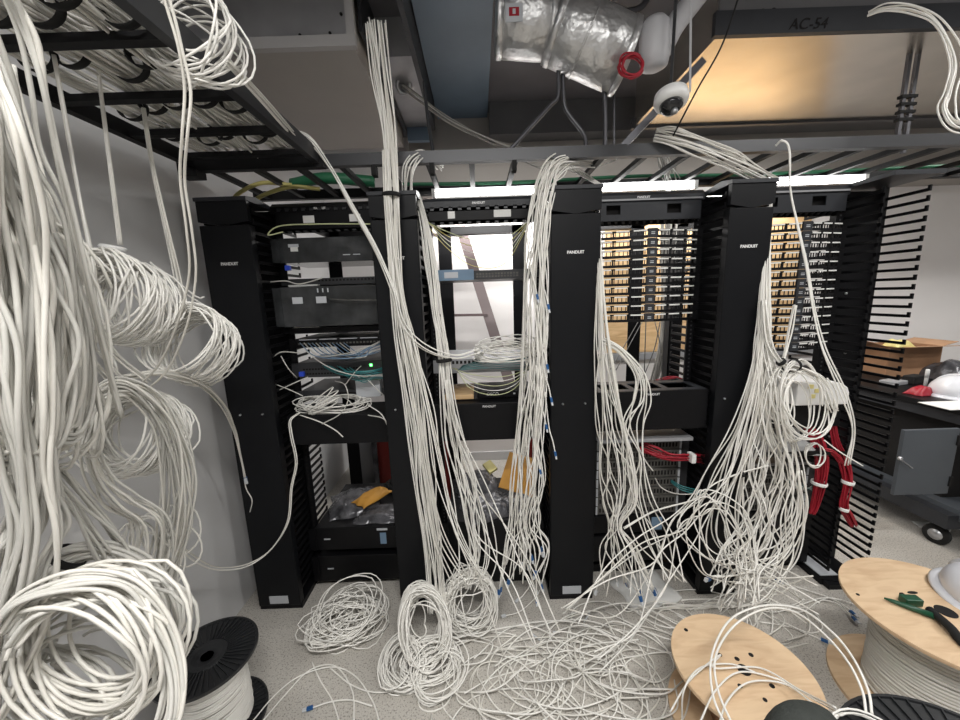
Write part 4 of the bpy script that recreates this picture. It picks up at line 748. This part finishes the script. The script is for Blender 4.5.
# ------------------------------------------------------------------ coils hung on the left wall
W_ = [(60, 60, 1.08), (95, 95, 1.1), (112, 100, 1.12), (145, 105, 1.2), (152, 110, 1.25)]
coil('cable_coil', 'round white cable coil with a white tie hanging at left wall', at(122, 300, 1.05), (.088, .02, .0), (.0, .03, .125), 44, .16, .15, ties=())
coil('cable_coil', 'second round white coil hanging right of the tied coil', at(196, 346, 1.22), (.110, .02, -.01), (.01, .055, .115), 30, .14, .13)
coil('cable_coil', 'shadowed white coil hanging below the tied coil', at(132, 432, 1.02), (.115, .02, -.02), (.01, .05, .12), 34, .18, .14)
q = at(113, 248, 1.05); solo(MB().lathe([(.026, -.006), (.030, 0), (.026, .006), (.022, 0), (.026, -.006)], q, (.15, .1, 1), 20, cap=False), 'cable_tie', 'white', 'white tie ring on top of the upper hanging coil', 'cable tie')
st('cable_bundle', 'thin pair of cables from the left tray to tied wall coil', [(97, 60, 1.12, .005), (106, 130, 1.13, .006), (114, 190, 1.13, .006), (121, 245, 1.13, .008)], 3, wob=.4)
st('cable_bundle', 'cables from the left tray passing in front of tied coil', [(55, 55, 1.0, .004), (70, 130, 1.0, .008), (82, 190, 1.0, .01), (95, 260, 1.0, .01), (105, 320, .98, .012), (122, 370, .96, .02)], 3, wob=.4)
st('cable_bundle', 'cables from the left tray to the second wall coil', [(143, 108, 1.25, .005), (152, 165, 1.25, .006), (163, 215, 1.26, .008), (176, 275, 1.27, .012), (185, 325, 1.27, .02)], 4, wob=.4)
cord('stiff white cable end pointing right above the second wall coil', [(152, 264, 1.22), (175, 280, 1.26), (197, 297, 1.3), (204, 297, 1.32)], 'cable', CR)
cord('second stiff white cable end right of the tied wall coil', [(150, 262, 1.22), (180, 290, 1.3), (214, 311, 1.38)], 'cable', CR)
# foreground hanks: greyer cable colours paint in the shade of the near cables
def hank(name, label, px, py, rx, ry, Y, turns, jr=.3, thick=.08, r=.0037, tilt=0., **k):
    c = at(px, py, Y); s = float(np.dot(c-CAM, fwd))/F; ct, sn_ = math.cos(tilt), math.sin(tilt)
    e1 = rgt*ct+upv*sn_; e2 = -rgt*sn_+upv*ct; return coil(name, label, c, e1*rx*s, e2*ry*s, turns, jr, thick, r, **k)
U = 'white cable'
st('cable_bundle', 'nearest mass of thick white cable loops at left edge turning up at the bottom', [(-110, -60, .50, .03), (-60, 60, .52, .03), (-25, 150, .54, .035), (5, 215, .56, .05), (22, 275, .57, .06), (34, 335, .58, .065), (38, 395, .58, .06), (30, 440, .57, .05), (10, 462, .56, .045), (-30, 445, .52, .05), (-80, 380, .50, .05), (-140, 300, .48, .03)], 34, r=.0037, wob=.35, mats=('cable2', 'cable3', 'cable3'))
st('cable_bundle', 'upright white cables down the far left edge beside the nearest loops', [(-90, -60, .50, .03), (-45, 40, .50, .04), (-10, 120, .50, .04), (2, 200, .52, .05), (8, 270, .54, .05), (12, 340, .54, .05), (18, 410, .54, .045), (26, 470, .55, .04), (32, 530, .56, .04), (20, 600, .56, .05), (-10, 680, .54, .05), (-60, 760, .5, .05)], 22, r=.0037, wob=.35, mats=('cable2', 'cable3', 'cable3'))
st('cable_bundle', 'long white cable loops hanging just right of the nearest mass', [(-40, 60, .62, .03), (0, 160, .64, .03), (30, 210, .66, .03), (48, 240, .66, .028), (66, 275, .68, .028), (80, 325, .70, .03), (84, 380, .70, .03), (78, 420, .69, .03), (70, 436, .67, .025), (48, 425, .65, .03), (10, 400, .64, .03), (-40, 380, .6, .03), (-110, 350, .55, .03)], 14, r=.0037, wob=.35, mats=('cable2', 'cable3', 'cable3'))
hank('cable_hank', 'tight vertical white hank seen behind the nearest loops', 45, 345, 42, 135, .72, 14, .35, .08, tilt=.08, r=.0034, m='cable2')
st('cable_bundle', 'white cables falling from the left tray down the left edge', [(-30, -30, .55, .05), (2, 30, .58, .04), (18, 90, .60, .035), (33, 150, .62, .035), (50, 210, .64, .035), (66, 280, .66, .035), (82, 350, .70, .04), (98, 420, .74, .05)], 10, r=.0037, wob=.6, mats=('cable2', 'cable3', 'cable3'))
st('cable_bundle', 'white cables behind the left edge fall, crossing to the wall coils', [(0, 60, .72, .02), (18, 150, .76, .03), (45, 230, .80, .04), (75, 300, .84, .04), (100, 350, .90, .04), (135, 385, .95, .05)], 8, wob=.6, mats=('cable2', 'cable3', 'cable3'))
st('cable_bundle', 'band of white cables arching over and down beside the left wall', [(82, 450, .80, .03), (92, 408, .84, .03), (118, 388, .88, .03), (148, 398, .92, .035), (170, 430, .95, .04), (178, 475, .97, .05), (176, 520, .98, .05), (165, 565, .98, .05), (160, 592, .98, .05)], 24, wob=.5, mats=('cable2', 'cable3', 'cable3'))
st('cable_bundle', 'loose white cables sagging below the shadowed wall coil', [(85, 430, .82, .02), (98, 475, .84, .03), (120, 500, .86, .04), (150, 520, .9, .05), (150, 565, .92, .06), (140, 590, .94, .06)], 10, wob=.8, mats=('cable2', 'cable3', 'cable3'))
st('cable_bundle', 'white cables dropping from the long hanks to bottom coil', [(30, 440, .62, .03), (42, 480, .62, .035), (40, 520, .62, .05), (25, 560, .60, .06), (5, 610, .56, .06), (-15, 660, .52, .06)], 20, r=.0037, wob=.6, mats=('cable2', 'cable3', 'cable3'))
st('cable_bundle', 'white cables slanting right under the long hanks', [(55, 470, .68, .02), (80, 500, .72, .03), (105, 540, .76, .05), (130, 580, .80, .06), (150, 610, .84, .06)], 12, wob=.7, mats=('cable2', 'cable3', 'cable3'))
hank('cable_hank', 'row of small white loops hanging beside the left wall', 150, 555, 32, 45, .98, 9, .5, .10, r=CR)
st('cable_bundle', 'thin white cables reaching right from wall coils down over first manager', [(120, 380, .95, .02), (165, 374, 1.05, .02), (200, 385, 1.2, .02), (222, 405, 1.4, .02), (234, 430, 1.55, .01), (240, 455, 1.62, .006), (245, 478, 1.66, .004)], 4, wob=.4, ends=.6, mats=('cable2', 'cable3', 'cable3'))
st('cable_bundle', 'two white cables sweeping from the left coils up to leftmost rack', [(165, 530, 1.0, .02), (190, 555, 1.15, .02), (215, 568, 1.35, .012), (245, 566, 1.5, .012), (270, 550, 1.60, .012), (287, 522, 1.66, .012), (291, 488, 1.68, .01), (296, 462, 1.69, .01), (291, 435, 1.70, .01), (290, 420, 1.74, .01), (300, 412, 1.78, .01)], 2, wob=.0)
cord('thin cable end with a small plug hanging on the leftmost manager', [(243, 470, 1.67), (246, 488, 1.68), (252, 500, 1.69), (250, 512, 1.70)], 'cable', .0025)
hank('cable_hank', 'big near coil of thick white cable at bottom left', 98, 645, 80, 78, .56, 13, .22, .07, r=.0036, m='cable2')
hank('cable_hank', 'second big white coil behind the near bottom left coil', 92, 660, 90, 70, .62, 12, .35, .10, r=.0037, tilt=.5, m='cable3')
hank('cable_hank', 'flat white loops lying inside the bottom left coil', 75, 690, 75, 34, .60, 9, .45, .10, r=.0037, tilt=-.3, m='cable3')
b_ = st('cable_bundle', 'arched white cable bundle held by black tie at lower left', [(28, 600, .70, .02), (45, 572, .72, .025), (72, 555, .74, .025), (105, 550, .76, .025), (135, 562, .78, .03), (160, 590, .80, .03), (172, 630, .80, .03)], 16, r=.004, wob=.4, ties=((1.9, .032),), mats=('cable2', 'cable3', 'cable3'))
st('cable_bundle', 'white cables draped from the arched bundle to the near coil', [(0, 640, .50, .03), (30, 605, .52, .03), (75, 588, .54, .03), (120, 590, .56, .03), (150, 620, .56, .03), (172, 665, .55, .02), (170, 715, .52, .02), (150, 750, .50, .02)], 12, r=.0038, wob=.4, mats=('cable2', 'cable3', 'cable3'))
# ------------------------------------------------------------------ floor coils
FC = [(345, 620, .19, .15, 34, .5, .10, .30, 'loose heap of white cable coils in front of the leftmost rack'), (430, 660, .13, .09, 16, .3, .05, .1, 'small flat white coil on the floor before the heap')]
for (px, py, R1, R2, n, jr, th, w, lab) in FC:
    c = atz(px, py, .06); coil('cable_coil', lab, c, (R1, .02, .0), (0, R2, .03), n, jr, th, zmin=0, wander=w*.6)
c = atz(345, 612, .12); coil('cable_coil', 'upright thin loops standing on the heap before leftmost rack', (c[0], c[1]+.04, .12), (.15, .02, .02), (0, .06, .11), 7, .35, .12, zmin=0, wander=.15)
c = atz(424, 625, .16); coil('cable_coil', 'upright white coil on the floor below the long trunk', (c[0], c[1], .165), (.115, .02, -.02), (-.01, .08, .14), 46, .28, .12, zmin=0)
c = atz(468, 600, .14); coil('cable_coil', 'upright white coil behind and right of the trunk coil', (c[0]+.01, c[1], .15), (.13, .03, .0), (.0, .04, .145), 36, .28, .11, zmin=0)
c = atz(405, 665, .05); coil('cable_coil', 'low white coil leaning at the front of the upright trunk coil', (c[0], c[1], .05), (.10, -.05, 0), (.04, .09, .05), 26, .3, .07, zmin=0)
c = atz(440, 672, .06); coil('cable_coil', 'crumpled white coil at the foot of the trunk coils', (c[0], c[1], .06), (.11, .03, 0), (-.02, .09, .05), 9, .4, .06, zmin=0, wander=.15)
# loose floor cables
def loops(cx, cy, R, n, drift, seed, zt):
    g = np.random.default_rng(seed); K = int(n*6)+2; th = g.random()*6.28+np.cumsum(g.uniform(.75, 1.0, K))*(1 if g.random() < .5 else -1); rr = R*np.linspace(g.uniform(.7, 1.6), g.uniform(.7, 1.6), K)*g.uniform(.93, 1.07, K)
    x = cx+np.cumsum(g.normal(0, drift, K))+rr*np.cos(th); y = cy+np.cumsum(g.normal(0, drift*.6, K))*.8+rr*.75*np.sin(th); z = np.abs(g.normal(.018, zt, K))
    x = np.clip(x, -.95, 2.3); y = np.clip(y, .62, 1.64); return np.stack([x, y, z], 1)
FG = 'loose white cables strewn over the floor'
zones = [(560, 685, .22, 9), (500, 695, .18, 6), (620, 668, .22, 8), (680, 600, .24, 7), (720, 590, .2, 5), (590, 645, .2, 3), (470, 665, .16, 3), (640, 700, .20, 6), (770, 635, .17, 3), (540, 715, .22, 5)]
k = 0
for (px, py, R, n) in zones:
    for _ in range(n):
        c = atz(px+random.uniform(-25, 25), py+random.uniform(-18, 18), 0); k += 1
        solo(MB().tube(spline(loops(c[0], c[1], R*random.uniform(.6, 1.2), random.uniform(.6, 1.5), .022, 100+k, .026), 9), CR, 6) if True else None, 'loose_cable', random.choice(('cable', 'cable', 'cable2')), 'white cable looping loosely among many others on the floor', 'cable', FG)
def fcord(label, pts, r=CR, m='cable', plugs=None, group=None, per=10):
    P_ = [atz(p[0], p[1], p[2] if len(p) > 2 else .012) for p in pts]; o = solo(MB().tube(spline(P_, per), r, 6), 'loose_cable', m, label, 'cable', group)
    if plugs: plug(o, P_[-1]+np.array([0, 0, .003]), P_[-1]-P_[-2], plugs)
    return o
fcord('white cable ring lying before the middle manager', [(571, 645), (572, 612), (590, 602), (612, 604), (624, 622), (619, 645), (600, 655), (580, 652), (570, 635), (573, 612)])
fcord('oval white cable loop overlapping the ring before middle manager', [(560, 655), (575, 635), (596, 628), (620, 640), (617, 652), (590, 668), (572, 690)])
fcord('white cable arcing left across the bare floor toward the reel', [(252, 722), (275, 695), (300, 676), (332, 667), (355, 676), (372, 700), (380, 724)])
fcord('inner white cable arc on bare floor beside the reel', [(262, 722), (285, 695), (310, 670), (335, 666), (352, 690), (354, 722)])
fcord('white cable running forward from the heap over bare floor', [(312, 662), (320, 680), (332, 700), (340, 724)])
fcord('white cable curving from the heap to trunk coils', [(330, 668), (350, 684), (372, 692), (400, 691), (428, 688), (450, 670)])
fcord('white cable with a blue plug near the photo bottom edge', [(372, 706), (350, 700), (330, 702), (312, 708)], plugs='blue')
fcord('white cable with blue plug lying between spools and racks', [(770, 578), (800, 588), (825, 596), (842, 604), (851, 612)], plugs='blue')
fcord('second white cable with blue plug between spools and racks', [(820, 600), (834, 602), (845, 610), (853, 618)], plugs='blue')
fcord('white cable with blue plug left of the far wooden spool', [(760, 622), (785, 626), (808, 634), (822, 640)], plugs='blue')
fcord('white cable end with blue plug by the fourth manager foot', [(740, 574), (755, 573), (768, 576), (776, 580)], plugs='blue')
fcord('white cable with clear plug before the second rack', [(545, 560, .1), (540, 590, .02), (522, 610), (505, 616)], plugs='clear')
fcord('second white cable with clear plug before the second rack', [(528, 560, .2), (532, 580, .08), (524, 594, .02), (518, 600)], plugs='clear')
for k, q in enumerate(([(540, 640), (532, 634), (527, 643)], [(560, 632), (553, 632)], [(590, 612), (584, 622)])): fcord('tiny clear plug scrap on the floor before middle manager', q[:2], CR*1.5, 'clear', group='clear plug scraps on floor')
fcord('white cable arch over the floor right of third rack', [(640, 600), (665, 592), (700, 590), (735, 598), (770, 612), (800, 605), (822, 598), (842, 600)])
fcord('white cable wave reaching right over the bare floor', [(690, 610), (720, 596), (745, 594), (770, 606), (800, 612), (818, 602), (832, 598), (860, 606)])
# bag on floor
c = atz(645, 590, 0); bag('paper_sheet', 'crumpled white sheet on the floor below third rack', c[0], c[1], 0, .30, .24, .03, 'paper', 61, .3, 'paper')
# ------------------------------------------------------------------ spools
def ring(mb, c, ax, r0_, r1_, h, n=48): mb.lathe([(r0_, 0), (r1_, 0), (r1_, h), (r0_, h), (r0_, 0)], c, ax, n, False); return mb
def wind(c, ax, r, h, m, parent, turns_r=.0037, seed=1):
    g = np.random.default_rng(seed); q = Vector((0, 0, 1)).rotation_difference(Vector(ax).normalized()); n = int(h/(turns_r*2)); N = n*40; th = np.linspace(0, 2*math.pi*n, N); z = turns_r+(h-2*turns_r)*np.linspace(0, 1, N)
    j = np.convolve(g.normal(0, 1, N), np.ones(41)/41, 'same')*.012; pts = [Vector(c)+q@Vector(((r+abs(j[i]))*math.cos(th[i]), (r+abs(j[i]))*math.sin(th[i]), float(np.clip(z[i]+j[i]*.8, turns_r, h-turns_r)))) for i in range(N)]
    core = MB().lathe([(r-.006, 0), (r-.006, h)], c, ax, 40); core.build('drum', m if m == 'cable3' else 'cable2', parent); return MB().tube(pts, turns_r, 6).build('wound_cable', m, parent)
def plastic_spool(label, c, R, h, rc, n_ribs=48, wires='cable'):
    t = thing('cable_reel', label, 'cable reel', c); c = Vector(c)
    for z, s in ((0, -1), (h-.012, 1)):
        m_ = MB(); o = c+Vector((0, 0, z)); m_.lathe([(.022, 0), (R, 0), (R, .012), (R-.008, .012), (R-.01, .006), (.07, .006), (.066, .012), (.05, .012), (.03, .004), (.022, .004), (.022, 0)], o, (0, 0, 1), 64, False)
        for k in range(n_ribs):
            a = 2*math.pi*k/n_ribs; d = Vector((math.cos(a), math.sin(a), 0)); m_.bar(o+d*.068+Vector((0, 0, .009)), o+d*(R-.006)+Vector((0, 0, .009)), .0035, .007)
        m_.build('flange', 'spoolblack', t)
    MB().lathe([(.0, h-.004), (.021, h-.004)], c, (0, 0, 1), 24).build('hub_hole', 'hole', t)
    wind(c+Vector((0, 0, .012)), (0, 0, 1), rc, h-.026, wires, t); return t
plastic_spool('black ribbed plastic cable reel standing on floor beside the left wall', (-.824*1.33, .901*1.33, .0), .172, .32, .115)
b_ = plastic_spool('near black ribbed cable reel cut by the photo bottom edge', (.949*1.24, .498*1.24, .0), .300, .41, .2)
fl = Vector((.949*1.24, .498*1.24, .415))
coil('cable_coil', 'white cable looped over the edge of the near black reel', fl+Vector((-.17, .14, .012)), (.10, .06, 0), (-.04, .09, 0), 3, .08, .012)
def wood_spool(label, c, R, h, rc, wound, holes):
    c = Vector(c); t = thing('wooden_spool', label, 'cable spool', c)
    MB().lathe([(0, 0), (R, 0), (R, .014), (0, .014)], c, (0, 0, 1), 72, False).build('flange', 'plys', t)
    f = MB().lathe([(0, h-.014), (R, h-.014), (R+.001, h-.007), (R, h), (0, h)], c, (0, 0, 1), 72, False).build('flange', 'plys', t)
    for (dx, dy, r, e) in holes: MB().lathe([(0, 0), (r, 0), (r, .0012), (0, .0012)], c+Vector((dx, dy, h+.0002)), (0, 0, 1), 20, False, (1, e)).build('hole', 'hole', f)
    if wound: wind(c+Vector((0, 0, .015)), (0, 0, 1), rc, h-.03, 'cable2', t, .0075, 5)
    else: MB().lathe([(rc, .014), (rc, h-.014)], c, (0, 0, 1), 48).build('drum', 'card', t)
    return t
zb = .42; u = 1.65-zb
wood_spool('large plywood spool wound with white cable and carrying tools at right edge', (1.402*u, .959*u, 0), .234*u+.002, zb, .175, True, [(-.13, .04, .008, .7), (-.02, .09, .02, .35), (.0, 0, .03, 1), (-.24, .09, .006, 1)])
zm = .25; u2 = 1.65-zm; C2 = (.672*u2, .813*u2, 0)
def on(px, py): p = atz(px, py, zm); return (p[0]-C2[0], p[1]-C2[1])
wood_spool('empty plywood spool with punched holes under looping white cables', C2, .168*u2, zm, .09, False, [(*on(744, 670), .022, 1), (*on(737, 659), .0085, 1), (*on(751, 655), .0085, 1), (*on(772, 686), .0085, 1), (*on(740, 686), .0075, 1), (*on(686, 630), .0075, 1), (*on(720, 655), .007, 1), (*on(765, 700), .007, 1)])
# things on the big spool
p = atz(965, 607, zb); hardhat('white hard hat sitting on the large plywood spool at right edge', (p[0]+.10, p[1]-.0, zb+.012), (-.12, -.1, 1), .9)
t = thing('punch_tool', 'green and black punch down tool on the large plywood spool', 'hand tool', atz(905, 600, zb))
a = Vector(atz(884, 598, zb+.010)); b = Vector(atz(934, 616, zb+.014)); MB().tube([a, a.lerp(b, .15), a.lerp(b, .5), b], [.003, .007, .010, .011], 12).build('handle', 'toolgreen', t)
c = Vector(atz(911, 600, zb+.018)); MB().box(c.x-.030, c.x+.030, c.y-.016, c.y+.016, zb+.003, zb+.03, Matrix.Rotation(-.1, 3, 'Z')).build('head', 'toolgreen', t, .003)
c2 = Vector(atz(903, 595, zb+.02)); MB().box(c2.x-.006, c2.x+.006, c2.y-.008, c2.y+.008, zb+.003, zb+.024).build('blade', 'velcro', t)
a = atz(930, 610, zb+.012); b = atz(960, 640, zb+.012); solo(MB().tube(spline([a, (np.array(a)+b)/2+np.array([-.01, -.02, .012]), b, atz(975, 655, zb+.01)], 8), .014, 10), 'tool_pouch', 'velcro', 'black strap lying under the hard hat on plywood spool', 'strap')
# cables over the empty spool
def over(label, pts, **k): return fcord(label, pts, **k)
over('white cable arching high over the empty plywood spool', [(735, 730, .30), (718, 690, .34), (716, 655, .38), (735, 625, .42), (765, 609, .44), (795, 612, .46), (825, 635, .47), (848, 662, .46), (862, 690, .45), (866, 712, .43)], r=.0037)
over('second white cable arching beside the first over the plywood spool', [(728, 730, .30), (713, 695, .34), (712, 655, .38), (730, 620, .43), (762, 606, .45), (800, 609, .47), (832, 632, .48), (853, 658, .47), (868, 690, .45), (872, 714, .43)], r=.0037)
over('white cable crossing the plywood spool from left to the near reel', [(670, 712, .2), (690, 680, .27), (720, 655, .30), (714, 668, .27), (760, 668, .27), (800, 690, .30), (836, 708, .42)])
over('white cable bowing across the lower half of plywood spool', [(700, 722, .27), (716, 690, .28), (740, 672, .27), (780, 680, .275), (815, 700, .3), (838, 712, .40)])
over('white cable bent in a narrow arch at spool left edge', [(682, 722, .12), (684, 690, .27), (700, 668, .27), (730, 664, .26), (755, 672, .26)])
over('white cable arching low at the near edge of plywood spool', [(716, 735, .30), (728, 700, .30), (750, 682, .28), (785, 684, .28), (815, 705, .32)])
# dark fabric thing
def blob(name, label, c, sx, sy, sz, m, cat):
    prof = [(0, 0)]+[(math.cos(a)**.5, .25+.75*math.sin(a)) for a in np.linspace(0, math.pi/2-.001, 12)]; prof = [(0, 0), (1, 0)]+prof[1:-1]+[(0, 1)]
    mb = MB().lathe([(r*sx, z*sz) for r, z in prof], c, (0, 0, 1), 40, True, (1, sy/sx)); return solo(mb, name, m, label, cat)
c = None; blob('tool_bag', 'dark olive fabric bag bulging at the photo bottom between the spools', (.85, .80, 0), .135, .075, .52, 'olive', 'bag')
# ------------------------------------------------------------------ lights
def area(name, loc, sx, sy, power, rot=(0, 0, 0), col=(1, .98, .95)):
    l = bpy.data.lights.new(name, 'AREA'); l.shape = 'RECTANGLE'; l.size = sx; l.size_y = sy; l.energy = power; l.color = col
    o = bpy.data.objects.new(name, l); COL.objects.link(o); o.location = loc; o.rotation_euler = rot; return o
for k, (x, y, sx, sy, p, lab) in enumerate(((.1, -.35, 1.5, .14, 52, 'long lit ceiling lamp behind the camera'), (2.2, .5, 1.2, .14, 20, 'lit ceiling lamp over the wooden spools'), (.35, 3.25, 1.4, .10, 16, 'lit ceiling lamp near the back wall behind the left racks'), (2.15, 3.25, 1.2, .10, 12, 'lit lamp under the bulkhead behind the rightmost rack'), (3.9, 1.5, 1.2, .14, 26, 'added unseen ceiling lamp brightening the right wall'))):  # last lamp is added out of view to brighten the right wall
    zz = 2.42 if y > 3 else 2.965; t = thing('ceiling_lamp', lab, 'lamp', (x, y, zz))
    MB().box(x-sx/2, x+sx/2, y-sy/2, y+sy/2, zz+.005, zz+.078).build('housing', 'white', t)
    MB().box(x-sx/2+.02, x+sx/2-.02, y-sy/2+.01, y+sy/2-.01, zz, zz+.005).build('diffuser', 'tube', t)
    area('ceiling_light', (x, y, zz-.01), sx, sy, p)
for (xa, xb) in ((-.22, .34), (.72, 1.24), (1.62, 2.2)): area('tube_light', ((xa+xb)/2, 2.235, 2.2), xb-xa, .03, 5, (math.radians(60), 0, 0))
w = bpy.data.worlds.new('world'); scene.world = w; w.use_nodes = True; w.node_tree.nodes['Background'].inputs[0].default_value = (.9, .93, 1, 1); w.node_tree.nodes['Background'].inputs[1].default_value = .3
# ------------------------------------------------------------------ camera
cam = bpy.data.cameras.new('camera'); co = bpy.data.objects.new('camera', cam); COL.objects.link(co); scene.camera = co
cam.sensor_fit = 'HORIZONTAL'; cam.sensor_width = 36; cam.lens = 36*F/960; cam.clip_start = .02
co.matrix_world = Matrix(((rgt[0], upv[0], -fwd[0], 0), (rgt[1], upv[1], -fwd[1], 0), (rgt[2], upv[2], -fwd[2], H), (0, 0, 0, 1)))
scene.view_settings.view_transform = 'Standard'; scene.view_settings.look = 'None'; scene.view_settings.gamma = 1; scene.view_settings.use_curve_mapping = False
scene.view_settings.exposure = .45
